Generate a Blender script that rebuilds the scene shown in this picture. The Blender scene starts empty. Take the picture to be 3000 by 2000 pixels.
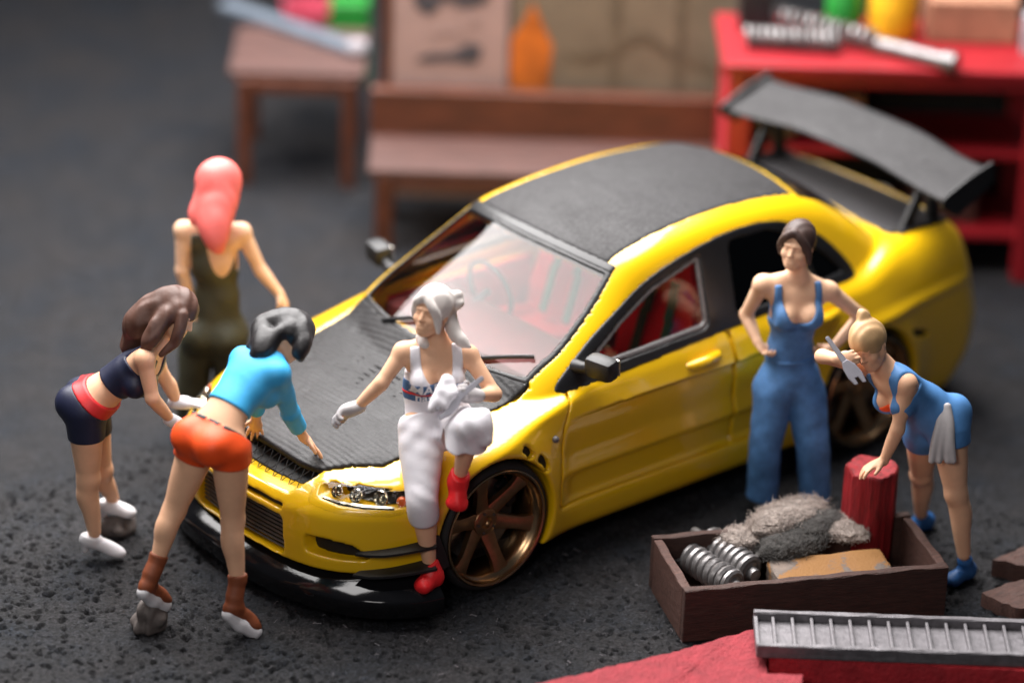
import bpy, bmesh, math, random
import numpy as np
from mathutils import Vector, Matrix

# ---------------------------------------------------------------- camera, world, light
scene = bpy.context.scene
COL = scene.collection
cam_d = bpy.data.cameras.new("camera")
cam = bpy.data.objects.new("camera", cam_d)
COL.objects.link(cam)
cam.location = (9.7962, 12.1836, 8.2641)
cam.rotation_euler = (1.1383, -0.0317, 2.4389)
cam_d.sensor_width = 36.0
cam_d.lens = 120.0
cam_d.clip_start = 0.5
cam_d.clip_end = 200.0
cam_d.dof.use_dof = True
cam_d.dof.focus_distance = 16.72
cam_d.dof.aperture_fstop = 0.30
cam_d.dof.aperture_blades = 0
scene.camera = cam

world = bpy.data.worlds.new("World")
scene.world = world
world.use_nodes = True
wbg = world.node_tree.nodes["Background"]
wbg.inputs[0].default_value = (0.62, 0.70, 0.86, 1)
wbg.inputs[1].default_value = 0.045

def area_light(name, loc, target, sx, sy, power, color):
    d = bpy.data.lights.new(name, 'AREA')
    d.shape = 'RECTANGLE'
    d.size, d.size_y = sx, sy
    d.energy = power
    d.color = color
    o = bpy.data.objects.new(name, d)
    COL.objects.link(o)
    o.location = loc
    v = Vector(target) - Vector(loc)
    o.rotation_euler = v.to_track_quat('-Z', 'Y').to_euler()
    return o

area_light("softbox_lamp", (-1.3, -2.9, 6.7), (-0.85, -0.1, 0.2), 8.6, 8.2, 2330.0, (1.0, 0.97, 0.955))
area_light("fill_lamp", (6.5, 5.5, 6.0), (0.0, 0.6, 0.6), 2.6, 2.6, 150.0, (1.0, 0.95, 0.92))

scene.view_settings.view_transform = 'Standard'
scene.view_settings.look = 'None'
scene.view_settings.exposure = 0.42
scene.view_settings.gamma = 1.0
scene.render.engine = 'CYCLES'
scene.cycles.use_denoising = True
scene.cycles.max_bounces = 8
scene.cycles.sample_clamp_indirect = 6.0

rng = np.random.default_rng(7)
random.seed(7)

# ---------------------------------------------------------------- numpy implicit surface tools
f32 = np.float32

def smin(a, b, k):
    h = np.maximum(k - np.abs(a - b), 0) / k
    return np.minimum(a, b) - h * h * (k * 0.25)

def smax(a, b, k):
    h = np.maximum(k - np.abs(a - b), 0) / k
    return np.maximum(a, b) + h * h * (k * 0.25)

def pchip(x, xs, ys):
    """smooth monotone interpolation through (xs, ys), clamped slopes outside"""
    xs = np.asarray(xs, float); ys = np.asarray(ys, float)
    h = np.diff(xs); d = np.diff(ys) / h
    m = np.zeros_like(ys)
    for i in range(1, len(xs) - 1):
        if d[i - 1] * d[i] > 0:
            w1 = 2 * h[i] + h[i - 1]; w2 = h[i] + 2 * h[i - 1]
            m[i] = (w1 + w2) / (w1 / d[i - 1] + w2 / d[i])
    m[0] = d[0]; m[-1] = d[-1]
    x = np.asarray(x); dt = x.dtype if x.dtype == f32 else float
    x = x.astype(float)
    i = np.clip(np.searchsorted(xs, x) - 1, 0, len(xs) - 2)
    t = (x - xs[i]) / h[i]
    tc = np.clip(t, 0, 1)
    a = ys[i]; b = ys[i + 1]
    r = (a * (1 + 2 * tc) * (1 - tc) ** 2 + h[i] * m[i] * tc * (1 - tc) ** 2
         + b * tc * tc * (3 - 2 * tc) + h[i] * m[i + 1] * tc * tc * (tc - 1))
    r = r + np.where(t < 0, (x - xs[0]) * m[0], 0) + np.where(t > 1, (x - xs[-1]) * m[-1], 0)
    return r.astype(dt)

def sd_poly(px, py, poly):
    """signed distance to a closed polygon (negative inside)"""
    poly = np.asarray(poly, float)
    px = np.asarray(px, float); py = np.asarray(py, float)
    shp = np.broadcast(px, py).shape
    d = np.full(shp, 1e9); s = np.ones(shp)
    n = len(poly)
    for i in range(n):
        ax, ay = poly[i]; bx, by = poly[i - 1]
        ex, ey = bx - ax, by - ay
        wx, wy = px - ax, py - ay
        t = np.clip((wx * ex + wy * ey) / (ex * ex + ey * ey + 1e-12), 0, 1)
        qx, qy = wx - ex * t, wy - ey * t
        d = np.minimum(d, qx * qx + qy * qy)
        c1 = py >= ay; c2 = py < by; c3 = ex * wy > ey * wx
        flip = (c1 & c2 & c3) | (~c1 & ~c2 & ~c3)
        s = np.where(flip, -s, s)
    return (s * np.sqrt(d)).astype(f32)

def spline(pts, n=8, closed=True):
    """Catmull-Rom through points, n steps per span"""
    P = np.asarray(pts, float); m = len(P); out = []
    rngi = range(m) if closed else range(m - 1)
    for i in rngi:
        if closed:
            p0, p1, p2, p3 = P[i - 1], P[i], P[(i + 1) % m], P[(i + 2) % m]
        else:
            p0, p1, p2, p3 = P[max(i - 1, 0)], P[i], P[i + 1], P[min(i + 2, m - 1)]
        for k in range(n):
            t = k / n
            out.append(0.5 * (2 * p1 + (p2 - p0) * t + (2 * p0 - 5 * p1 + 4 * p2 - p3) * t * t
                              + (3 * p1 - p0 - 3 * p2 + p3) * t ** 3))
    if not closed:
        out.append(P[-1])
    return np.array(out)

def round_poly(pts, r, n=4):
    """polygon with its corners cut round"""
    P = np.asarray(pts, float); m = len(P); out = []
    for i in range(m):
        a, b, c = P[i - 1], P[i], P[(i + 1) % m]
        u = a - b; v = c - b
        lu = np.linalg.norm(u); lv = np.linalg.norm(v)
        q = min(r, lu * .45, lv * .45)
        p0 = b + u / lu * q; p1 = b + v / lv * q
        for k in range(n + 1):
            t = k / n
            out.append((1 - t) ** 2 * p0 + 2 * t * (1 - t) * b + t * t * p1)
    return np.array(out)

def surface_nets(F, org, h):
    """F (nx,ny,nz) sampled field, negative inside -> verts, quads facing outward"""
    F = np.ascontiguousarray(F, dtype=f32)
    S = F < 0
    nx, ny, nz = F.shape
    c = np.zeros((nx - 1, ny - 1, nz - 1), np.uint8)
    for dx in (0, 1):
        for dy in (0, 1):
            for dz in (0, 1):
                c += S[dx:nx - 1 + dx, dy:ny - 1 + dy, dz:nz - 1 + dz]
    cells = np.flatnonzero((c > 0) & (c < 8))
    del c
    if len(cells) == 0:
        return np.zeros((0, 3)), np.zeros((0, 4), int)
    ci, cj, ck = np.unravel_index(cells, (nx - 1, ny - 1, nz - 1))
    acc = np.zeros((len(cells), 3)); cnt = np.zeros(len(cells))
    corners = {}
    for dx in (0, 1):
        for dy in (0, 1):
            for dz in (0, 1):
                corners[dx, dy, dz] = F[ci + dx, cj + dy, ck + dz].astype(float)
    for ax in range(3):
        for u in (0, 1):
            for v in (0, 1):
                o0 = [0, 0, 0]; o1 = [0, 0, 0]
                a2 = [a for a in range(3) if a != ax]
                o0[a2[0]] = o1[a2[0]] = u; o0[a2[1]] = o1[a2[1]] = v
                o1[ax] = 1
                f0 = corners[tuple(o0)]; f1 = corners[tuple(o1)]
                m = (f0 < 0) != (f1 < 0)
                t = np.where(m, f0 / np.where(m, f0 - f1, 1), 0)
                p = np.zeros((len(cells), 3)); p[:, a2[0]] = u; p[:, a2[1]] = v
                p[:, ax] = t
                acc += p * m[:, None]; cnt += m
    V = (np.stack([ci, cj, ck], 1) + acc / cnt[:, None]) * h + np.asarray(org)
    idx = np.full((nx - 1) * (ny - 1) * (nz - 1), -1, np.int32)
    idx[cells] = np.arange(len(cells), dtype=np.int32)
    idx = idx.reshape(nx - 1, ny - 1, nz - 1)
    quads = []
    for ax in range(3):
        sl0 = [slice(None)] * 3; sl1 = [slice(None)] * 3
        sl0[ax] = slice(0, -1); sl1[ax] = slice(1, None)
        A = S[tuple(sl0)]; B = S[tuple(sl1)]
        e = np.flatnonzero(A != B)
        I = list(np.unravel_index(e, A.shape))
        b, c2 = [(1, 2), (2, 0), (0, 1)][ax]
        ok = (I[b] > 0) & (I[c2] > 0) & (I[b] < idx.shape[b]) & (I[c2] < idx.shape[c2])
        I = [q[ok] for q in I]
        ins = A[tuple(I)]
        def at(db, dc):
            J = [q.copy() for q in I]; J[b] -= db; J[c2] -= dc
            return idx[tuple(J)]
        q = np.stack([at(1, 1), at(0, 1), at(0, 0), at(1, 0)], 1)
        q[~ins] = q[~ins][:, ::-1]
        quads.append(q)
    Q = np.concatenate(quads)
    Q = Q[(Q >= 0).all(1)]
    return V, Q

def grid(lo, hi, h):
    lo = np.asarray(lo, float); hi = np.asarray(hi, float)
    n = np.ceil((hi - lo) / h).astype(int) + 1
    ax = [(lo[i] + np.arange(n[i]) * h) for i in range(3)]
    ax = [a.astype(f32) for a in ax]
    return ax[0][:, None, None], ax[1][None, :, None], ax[2][None, None, :]

def relax(V, Q, it=1, lam=0.5):
    """Laplacian smoothing of a quad mesh"""
    for _ in range(it):
        s = np.zeros_like(V); n = np.zeros(len(V))
        for a in range(4):
            b = (a + 1) % 4
            np.add.at(s, Q[:, a], V[Q[:, b]]); np.add.at(n, Q[:, a], 1)
            np.add.at(s, Q[:, b], V[Q[:, a]]); np.add.at(n, Q[:, b], 1)
        V = V + lam * (s / np.maximum(n, 1)[:, None] - V)
    return V

# ---------------------------------------------------------------- object helpers
def mesh_obj(name, V, Fc, mat=None, parent=None, smooth=True):
    me = bpy.data.meshes.new(name)
    V = np.asarray(V, dtype=f32)
    if isinstance(Fc, np.ndarray) and Fc.ndim == 2:
        k = Fc.shape[1]
        me.vertices.add(len(V)); me.vertices.foreach_set("co", V.ravel())
        me.loops.add(Fc.size); me.loops.foreach_set("vertex_index", Fc.astype(np.int32).ravel())
        me.polygons.add(len(Fc))
        me.polygons.foreach_set("loop_start", np.arange(0, Fc.size, k, dtype=np.int32))
        me.polygons.foreach_set("loop_total", np.full(len(Fc), k, dtype=np.int32))
        me.update(calc_edges=True)
    else:
        me.from_pydata([tuple(map(float, v)) for v in V], [], [tuple(map(int, f)) for f in Fc])
        me.update()
    if smooth:
        me.polygons.foreach_set("use_smooth", np.ones(len(me.polygons), dtype=bool))
    if mat is not None:
        me.materials.append(mat)
    o = bpy.data.objects.new(name, me)
    COL.objects.link(o)
    if parent is not None:
        o.parent = parent
    return o

def tag(o, label=None, cat=None, group=None, kind=None):
    if label: o["label"] = label
    if cat: o["category"] = cat
    if group: o["group"] = group
    if kind: o["kind"] = kind
    return o

def empty(name, label, cat, group=None, loc=(0, 0, 0), rotz=0.0):
    o = bpy.data.objects.new(name, None)
    o.empty_display_size = 0.2
    COL.objects.link(o)
    o.location = loc
    o.rotation_euler = (0, 0, rotz)
    return tag(o, label, cat, group)

class MB:
    """collects shapes into one mesh"""
    def __init__(self):
        self.bm = bmesh.new()
    def box(self, c, s, M=None, bevel=0.0, jitter=0.0):
        r = bmesh.ops.create_cube(self.bm, size=1.0)
        vs = r['verts']
        for v in vs:
            v.co = Vector((v.co.x * s[0], v.co.y * s[1], v.co.z * s[2]))
            if jitter:
                v.co += Vector([random.uniform(-jitter, jitter) for _ in range(3)])
        if bevel:
            es = list({e for v in vs for e in v.link_edges})
            rb = bmesh.ops.bevel(self.bm, geom=es, offset=bevel, segments=2, affect='EDGES', profile=0.5)
            vs = list({v for f in rb['faces'] for v in f.verts} | {v for v in vs if v.is_valid})
        for v in vs:
            if M is not None: v.co = M @ v.co
            v.co += Vector(c)
        return self
    def tube(self, pts, rad, n=10, caps=True):
        pts = [Vector(p) for p in pts]
        rs = rad if hasattr(rad, '__len__') else [rad] * len(pts)
        rings = []
        t0 = (pts[1] - pts[0]).normalized()
        ref = Vector((0, 0, 1)) if abs(t0.z) < .9 else Vector((1, 0, 0))
        u = t0.cross(ref).normalized()
        for i, p in enumerate(pts):
            t = (pts[min(i + 1, len(pts) - 1)] - pts[max(i - 1, 0)]).normalized()
            u = (u - t * u.dot(t)).normalized()
            w = t.cross(u)
            rings.append([self.bm.verts.new(p + (u * math.cos(a) + w * math.sin(a)) * rs[i])
                          for a in [2 * math.pi * k / n for k in range(n)]])
        for a, b in zip(rings, rings[1:]):
            for k in range(n):
                self.bm.faces.new((a[k], a[(k + 1) % n], b[(k + 1) % n], b[k]))
        if caps:
            self.bm.faces.new(rings[0][::-1]); self.bm.faces.new(rings[-1])
        return self
    def lathe(self, prof, c, axis, n=32, close=False):
        """prof: list of (radius, along-axis)"""
        a = Vector(axis).normalized()
        ref = Vector((0, 0, 1)) if abs(a.z) < .9 else Vector((1, 0, 0))
        u = a.cross(ref).normalized(); w = a.cross(u)
        c = Vector(c); rings = []
        for r, t in prof:
            rings.append([self.bm.verts.new(c + a * t + (u * math.cos(q) + w * math.sin(q)) * max(r, 1e-4))
                          for q in [2 * math.pi * k / n for k in range(n)]])
        seq = list(zip(rings, rings[1:]))
        if close: seq.append((rings[-1], rings[0]))
        for p, q in seq:
            for k in range(n):
                self.bm.faces.new((p[k], q[k], q[(k + 1) % n], p[(k + 1) % n]))
        return self
    def prism(self, poly, ex, ey, ez, o, depth):
        """polygon in the plane (ex,ey) at o, extruded along ez by depth"""
        ex, ey, ez, o = map(Vector, (ex, ey, ez, o))
        a = [self.bm.verts.new(o + ex * p[0] + ey * p[1]) for p in poly]
        b = [self.bm.verts.new(o + ex * p[0] + ey * p[1] + ez * depth) for p in poly]
        n = len(poly)
        self.bm.faces.new(a[::-1]); self.bm.faces.new(b)
        for k in range(n):
            self.bm.faces.new((a[k], a[(k + 1) % n], b[(k + 1) % n], b[k]))
        return self
    def build(self, name, mat, parent=None, smooth=False, bevel=0.0):
        bmesh.ops.recalc_face_normals(self.bm, faces=self.bm.faces)
        me = bpy.data.meshes.new(name)
        self.bm.to_mesh(me); self.bm.free()
        if smooth:
            me.polygons.foreach_set("use_smooth", np.ones(len(me.polygons), dtype=bool))
        if mat: me.materials.append(mat)
        o = bpy.data.objects.new(name, me)
        COL.objects.link(o)
        if parent is not None: o.parent = parent
        if smooth:
            try:
                me.set_sharp_from_angle(angle=math.radians(38))
            except Exception:
                pass
        if bevel:
            m = o.modifiers.new("bevel", 'BEVEL'); m.width = bevel; m.segments = 2; m.limit_method = 'ANGLE'
        return o
# ---------------------------------------------------------------- materials
def nmat(name):
    m = bpy.data.materials.new(name); m.use_nodes = True
    nt = m.node_tree; b = nt.nodes["Principled BSDF"]
    return m, nt, b

def noise_node(nt, scale, detail=4, rough=.6, coord='Object', dist=0.0, vec=None, stretch=None):
    tc = nt.nodes.new("ShaderNodeTexCoord")
    n = nt.nodes.new("ShaderNodeTexNoise")
    n.inputs["Scale"].default_value = scale; n.inputs["Detail"].default_value = detail
    n.inputs["Roughness"].default_value = rough; n.inputs["Distortion"].default_value = dist
    if stretch is not None:
        mp = nt.nodes.new("ShaderNodeMapping"); mp.inputs["Scale"].default_value = stretch
        nt.links.new(tc.outputs[coord], mp.inputs[0]); nt.links.new(mp.outputs[0], n.inputs["Vector"])
    else:
        nt.links.new(tc.outputs[coord], n.inputs["Vector"])
    return n

def ramp(nt, src, stops):
    r = nt.nodes.new("ShaderNodeValToRGB")
    e = r.color_ramp.elements
    while len(e) < len(stops): e.new(0.5)
    for k, (p, c) in enumerate(stops):
        e[k].position = p; e[k].color = (*c, 1) if len(c) == 3 else c
    nt.links.new(src, r.inputs[0])
    return r

def bump(nt, b, src, strength, dist=0.01, prev=None):
    n = nt.nodes.new("ShaderNodeBump")
    n.inputs["Strength"].default_value = strength; n.inputs["Distance"].default_value = dist
    nt.links.new(src, n.inputs["Height"])
    if prev is not None: nt.links.new(prev.outputs[0], n.inputs["Normal"])
    nt.links.new(n.outputs[0], b.inputs["Normal"])
    return n

def paint(name, col, rough=.5, metal=0.0, coat=0.0, var=.12, vscale=9.0, bscale=0.0, bstr=.15, bdist=.004, spec=.5, stretch=None, croug=.04, sss=0.0):
    """painted / moulded surface with slight uneven tone and fine relief"""
    m, nt, b = nmat(name)
    n = noise_node(nt, vscale, 5, .65, stretch=stretch)
    c = np.array(col)
    r = ramp(nt, n.outputs[0], [(.30, tuple(c * (1 - var))), (.70, tuple(np.minimum(c * (1 + var), 1)))])
    nt.links.new(r.outputs[0], b.inputs["Base Color"])
    b.inputs["Roughness"].default_value = rough; b.inputs["Metallic"].default_value = metal
    b.inputs["Coat Weight"].default_value = coat; b.inputs["Coat Roughness"].default_value = croug
    b.inputs["Specular IOR Level"].default_value = spec
    if sss:
        b.inputs["Subsurface Weight"].default_value = sss
        b.inputs["Subsurface Radius"].default_value = (.03, .012, .006)
        b.inputs["Subsurface Scale"].default_value = 1.0
    if bscale:
        n2 = noise_node(nt, bscale, 4, .6, stretch=stretch)
        bump(nt, b, n2.outputs[0], bstr, bdist)
    return m

M = {}
M['yellow'] = paint("yellow_paint", (.86, .51, .003), .30, coat=1.0, var=.02, vscale=3, bscale=45, bstr=.02, bdist=.004, croug=.03)
M['black_gloss'] = paint("gloss_black", (.006, .006, .007), .085, var=.2, bscale=16, bstr=.06, bdist=.008, spec=.30)
M['black_plastic'] = paint("black_plastic", (.010, .010, .011), .48, var=.3, bscale=60, bstr=.25, bdist=.004)
M['dark_trim'] = paint("dark_trim", (.008, .008, .009), .38, var=.3, bscale=40, bstr=.1)
M['grey_trim'] = paint("grey_trim", (.13, .12, .12), .35, var=.2, bscale=40, bstr=.1)
M['bronze'] = paint("bronze_wheel", (.42, .255, .135), .36, metal=1.0, var=.15, vscale=20, bscale=50, bstr=.08)
M['bronze_lip'] = paint("bronze_lip", (.48, .31, .17), .26, metal=1.0, var=.15, vscale=20)
M['rubber'] = paint("tyre_rubber", (.010, .010, .010), .72, var=.3, bscale=40, bstr=.2)
M['steel'] = paint("brake_steel", (.18, .17, .16), .4, metal=.9, var=.3, vscale=20)
M['chrome'] = paint("chrome", (.75, .72, .66), .12, metal=1.0, var=.1)
M['mesh_black'] = paint("grille_black", (.006, .006, .006), .6, var=.4)
M['cooler'] = paint("cooler_metal", (.16, .14, .125), .45, metal=.6, var=.25, vscale=30)
M['seat_red'] = paint("seat_red", (.80, .016, .022), .55, var=.2, bscale=30, bstr=.2)
M['reflection_green'] = paint("reflection_green", (.03, .16, .08), .6, var=.2)  # colour of the green reflection streaks built onto the seats
M['cabin'] = paint("cabin_dark", (.16, .035, .032), .6, var=.3)
M['cabin_red'] = paint("cabin_red", (.70, .014, .02), .5, var=.3)
M['amber'] = paint("amber_lens", (.75, .12, .02), .15, coat=1.0)
M['red_lens'] = paint("red_lens", (.5, .01, .01), .15, coat=1.0)

def carbon_mat(name, wr=1.0, base=.016, rough=.40):
    """printed carbon weave film: fine ribs across the car, wrinkled here and there"""
    m, nt, b = nmat(name)
    tc = nt.nodes.new("ShaderNodeTexCoord")
    wv = nt.nodes.new("ShaderNodeTexWave"); wv.wave_type = 'BANDS'; wv.bands_direction = 'X'
    wv.inputs["Scale"].default_value = 11.0; wv.inputs["Distortion"].default_value = .8
    wv.inputs["Detail"].default_value = 2.0; wv.inputs["Detail Scale"].default_value = 1.2
    nt.links.new(tc.outputs["Object"], wv.inputs["Vector"])
    n1 = noise_node(nt, 58, 5, .75)
    n2 = noise_node(nt, 4.2, 5, .6, dist=.8, stretch=(1.5, .8, 1))
    r = ramp(nt, n1.outputs[0], [(.3, (base * .3,) * 3), (.72, (base * 2.1, base * 2.0, base * 2.1))])
    nt.links.new(r.outputs[0], b.inputs["Base Color"])
    b.inputs["Specular IOR Level"].default_value = .21
    rr = ramp(nt, n2.outputs[0], [(.3, (rough - .05,) * 3), (.7, (rough + .14,) * 3)])
    nt.links.new(rr.outputs[0], b.inputs["Roughness"])
    b1 = bump(nt, b, wv.outputs["Fac"], .26 * wr, .006)
    b2 = bump(nt, b, n2.outputs[0], .34 * wr, .04, b1)
    bump(nt, b, n1.outputs[0], .30, .010, b2)
    return m
M['carbon'] = carbon_mat("carbon_film", 1.0, .015, .36)
M['carbon_flat'] = carbon_mat("carbon_flat", .12, .026, .50)

def glass_mat(name, tint, ior=1.5, rough=.01, mixdark=0.0):
    m = bpy.data.materials.new(name); m.use_nodes = True
    nt = m.node_tree; nt.nodes.clear()
    out = nt.nodes.new("ShaderNodeOutputMaterial")
    tr = nt.nodes.new("ShaderNodeBsdfTransparent"); tr.inputs[0].default_value = (*tint, 1)
    gl = nt.nodes.new("ShaderNodeBsdfGlossy"); gl.inputs["Roughness"].default_value = rough
    fr = nt.nodes.new("ShaderNodeFresnel"); fr.inputs[0].default_value = ior
    mx = nt.nodes.new("ShaderNodeMixShader")
    ge = nt.nodes.new("ShaderNodeNewGeometry")     # the inner face of the pane passes light straight through
    inv = nt.nodes.new("ShaderNodeMath"); inv.operation = 'SUBTRACT'; inv.inputs[0].default_value = 1.0
    nt.links.new(ge.outputs["Backfacing"], inv.inputs[1])
    mu = nt.nodes.new("ShaderNodeMath"); mu.operation = 'MULTIPLY'
    nt.links.new(fr.outputs[0], mu.inputs[0]); nt.links.new(inv.outputs[0], mu.inputs[1])
    nt.links.new(mu.outputs[0], mx.inputs[0])
    nt.links.new(tr.outputs[0], mx.inputs[1]); nt.links.new(gl.outputs[0], mx.inputs[2])
    nt.links.new(mx.outputs[0], out.inputs[0])
    return m
M['glass'] = glass_mat("window_glass", (.82, .80, .80), 1.50, .02)
M['glass_dark'] = glass_mat("dark_glass", (.05, .05, .06), 1.45, .06)
M['lens'] = glass_mat("lamp_lens", (.93, .92, .88), 1.28, .03)
# ---------------------------------------------------------------- the car's shape as implicit functions
WR = 0.345           # tyre radius
AX = (0.0, -2.625)   # axle positions

def car_W(x, z):
    """half width of the lower body"""
    wp = pchip(x, [-3.75, -3.6, -3.35, -2.625, -2.0, -0.45, 0.0, 0.4, 0.95],
                  [.76, .795, .825, .855, .858, .858, .858, .85, .83])
    se = pchip(z, [.12, .16, .20, .27, .305, .345, .455, .495, .53, .60, .72, .82, .90, .96, 1.05, 1.15],
                  [-.035, -.012, .002, .006, .000, -.030, -.022, .004, -.002, -.012, -.004, -.012, -.032, -.056, -.115, -.19])
    lo = pchip(z, [.12, .2, .35, .5, .72, .82, .90, .96, 1.05, 1.15],
                  [-.03, -.005, 0, 0, -.002, -.012, -.032, -.056, -.115, -.19])
    m = pchip(x, [-2.4, -2.15, -.55, -.40], [0, 1, 1, 0]); m = np.clip(m, 0, 1)
    w = wp + se * m + lo * (1 - m)
    for xa in AX:
        r = np.hypot(x - xa, z - WR)
        w = w + .042 * np.exp(-((r - .36) / .13) ** 2) * (z > -1)
    # character line over the rear quarter
    w = w + .018 * np.exp(-((z - (.74 - .05 * (x + 2.6))) / .035) ** 2) * np.clip((-2.2 - x) / .3, 0, 1) * np.clip((x + 3.6) / .3, 0, 1)
    return w

def car_Zl(x, y):
    c = pchip(x, [-3.64, -3.50, -3.1, -2.95, -2.6, -2.0, -0.6, -0.3, 0.0, 0.4, .72, .85, .95],
                 [1.062, 1.082, 1.090, 1.080, .99, .975, .958, .945, .892, .795, .690, .635, .565])
    hood = np.clip((x + .5) / .3, 0, 1)
    lat = -.055 * (y / .72) ** 2 - .012 * np.maximum(np.abs(y) - .8, 0)
    bump = .016 * np.exp(-((y - .70) / .10) ** 2) * np.exp(-((x - .15) / .45) ** 2)
    return c + lat * (.35 + .65 * hood) + bump

def car_Xf(y, z):
    b = pchip(z, [.10, .18, .30, .44, .53, .59, .64, .69, .74, .80],
                 [.925, .935, .945, .955, .952, .925, .872, .775, .60, .3])
    p = pchip(y, [0, .3, .5, .62, .72, .80, .86, .95], [0, .018, .065, .13, .225, .34, .47, .75])
    return b - p

def car_Xr(y, z):
    b = pchip(z, [.12, .22, .34, .50, .65, .80, .95, 1.03, 1.08, 1.13], [3.50, 3.60, 3.68, 3.70, 3.665, 3.62, 3.565, 3.535, 3.49, 3.40])
    p = pchip(y, [0, .3, .5, .65, .75, .82, .88, .95], [0, .01, .03, .06, .10, .18, .32, .7])
    return b - p

def car_G(x, z):
    b = pchip(x, [-3.2, -3.0, -2.6, -2.2, -1.6, -1.0, -.6, -.35, -.1],
                 [.62, .665, .742, .785, .803, .800, .770, .700, .60])
    return b - .49 * (z - .95)

def car_Zt(x, y):
    xe = x + .33 * y * y * np.clip((x + 2.0) / .8, 0, 1) - .20 * y * y * np.clip((-1.9 - x) / .4, 0, 1)
    c = pchip(xe, [-3.30, -3.05, -2.75, -2.54, -2.36, -2.1, -1.75, -1.35, -1.10, -1.0, -.90, -.72, -.45, -.20, 0],
                  [.96, 1.085, 1.295, 1.410, 1.462, 1.492, 1.507, 1.490, 1.462, 1.444, 1.405, 1.290, 1.115, .955, .82])
    cr = .012 + .043 * np.clip((-.45 - x) / .5, 0, 1)
    return c - cr * (y / .55) ** 2

def car_lower(x, y, z):
    y = np.abs(y)
    fs = y - car_W(x, z)
    ft = (z - car_Zl(x, y)) * .955
    ff = (x - car_Xf(y, z)) * .9
    fr = (-x - car_Xr(y, z)) * .95
    fb = .145 - z
    f = smax(fs, ft, .07)
    f = smax(f, ff, .05)
    f = smax(f, fr, .06)
    return smax(f, fb, .02)

def car_green(x, y, z, off=0.0):
    y = np.abs(y)
    fs = (y - car_G(x, z)) * .872 + off
    zt = car_Zt(x, y)
    sl = (car_Zt(x + .01, y) - zt) / .01
    ft = (z - zt) / np.sqrt(1 + sl * sl) + off
    f = smax(fs, ft, .075)
    return np.maximum(f, .80 - z)

def car_solid(x, y, z):
    f = smin(car_lower(x, y, z), car_green(x, y, z), .03)
    ya = np.abs(y)
    for xa in AX:
        a = np.maximum(np.hypot(x - xa, z - WR) - .368, .52 - ya)
        f = smax(f, -a, .014)
    return f
# ---------------------------------------------------------------- the yellow car
car = empty("car", "yellow sports saloon model with black carbon bonnet and tall rear wing", "car")

P_hood = [(.742, 0), (.742, .245), (.715, .375), (.60, .475), (.497, .597), (.36, .622), (.10, .640), (-.12, .648), (-.28, .662), (-.372, .672),
          (-.34, .60), (-.29, .45), (-.245, .25), (-.228, 0), (-.228, -.05), (.742, -.05)]
P_dfront = round_poly([(-.428, .318), (-.428, .42), (-.452, .72), (-.535, .925), (-1.602, .958), (-1.640, .36), (-1.640, .318)], .03)
P_drear = round_poly([(-1.662, .318), (-1.660, .36), (-1.622, .958), (-2.46, .985), (-2.40, .86), (-2.26, .70), (-2.19, .55), (-2.165, .318)], .03)
P_dlo = spline([(-.470, .915), (-.70, 1.075), (-.94, 1.195), (-1.16, 1.283), (-1.45, 1.345), (-1.75, 1.382), (-2.0, 1.378), (-2.20, 1.338),
                (-2.42, 1.225), (-2.55, 1.10), (-2.612, 1.012), (-2.585, .980), (-2.30, .978), (-1.60, .962), (-1.0, .938), (-.70, .925)], 4)
P_wf = round_poly([(-.72, .995), (-.72, 1.035), (-.95, 1.160), (-1.20, 1.258), (-1.55, 1.332), (-1.50, 1.012), (-1.46, .990), (-.82, .972)], .025)
P_wr = round_poly([(-1.70, 1.005), (-1.76, 1.345), (-2.05, 1.340), (-2.20, 1.285), (-2.27, 1.010)], .03)
P_wq = round_poly([(-2.325, 1.015), (-2.285, 1.235), (-2.43, 1.13), (-2.535, 1.018)], .025)
P_intake = round_poly([(-.355, .262), (-.355, .482), (.355, .482), (.355, .262)], .035)
P_fog = round_poly([(.488, .432), (.60, .430), (.69, .408), (.748, .345), (.728, .322), (.60, .322), (.482, .335)], .03)
P_grille = [(0, .583), (.345, .590), (.395, .662), (.36, .70), (-.36, .70), (-.395, .662), (-.345, .590)]
P_head = round_poly([(.425, .655), (.475, .590), (.65, .570), (.82, .560), (.868, .61), (.82, .672), (.65, .679), (.50, .668)], .025)
P_bucket = round_poly([(.452, .648), (.498, .612), (.65, .600), (.79, .592), (.840, .615), (.80, .664), (.65, .670), (.50, .660)], .015)
P_ventA = spline([(-.172, .742), (-.205, .722), (-.222, .690), (-.210, .670), (-.190, .672), (-.178, .700), (-.150, .722)], 4)
P_ventB = spline([(-.272, .668), (-.305, .645), (-.328, .600), (-.325, .572), (-.303, .570), (-.290, .608), (-.255, .642)], 4)
P_duct = spline([(-2.955, .615), (-3.05, .585), (-3.12, .545), (-3.08, .535), (-3.0, .560)], 4)

def R_side(x, y, z, P, ymin=.45): return np.maximum(sd_poly(x, z, P), ymin - np.abs(y))
def R_hood(x, y, z): return np.maximum(sd_poly(x, np.abs(y), P_hood), .55 - z)
def R_front(x, y, z, P, xmin=.40): return np.maximum(sd_poly(y, z, P), xmin - x)
def R_head(x, y, z): return np.maximum(np.maximum(sd_poly(np.abs(y), z, P_head), .41 - x), .3 - np.abs(y))
def xeff(x, y): return x + .33 * y * y * np.clip((x + 2.0) / .8, 0, 1) - .20 * y * y * np.clip((-1.9 - x) / .4, 0, 1)
def R_bucket(x, y, z): return np.maximum(np.maximum(sd_poly(np.abs(y), z, P_bucket), .41 - x), .3 - np.abs(y))
def R_band(x, y, z, lo, hi, m, zc=.93):
    xe = xeff(x, y)
    return np.maximum(np.maximum(np.abs(y) - (car_G(x, z) - m), np.maximum(xe - hi, lo - xe)), zc - z)
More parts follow.
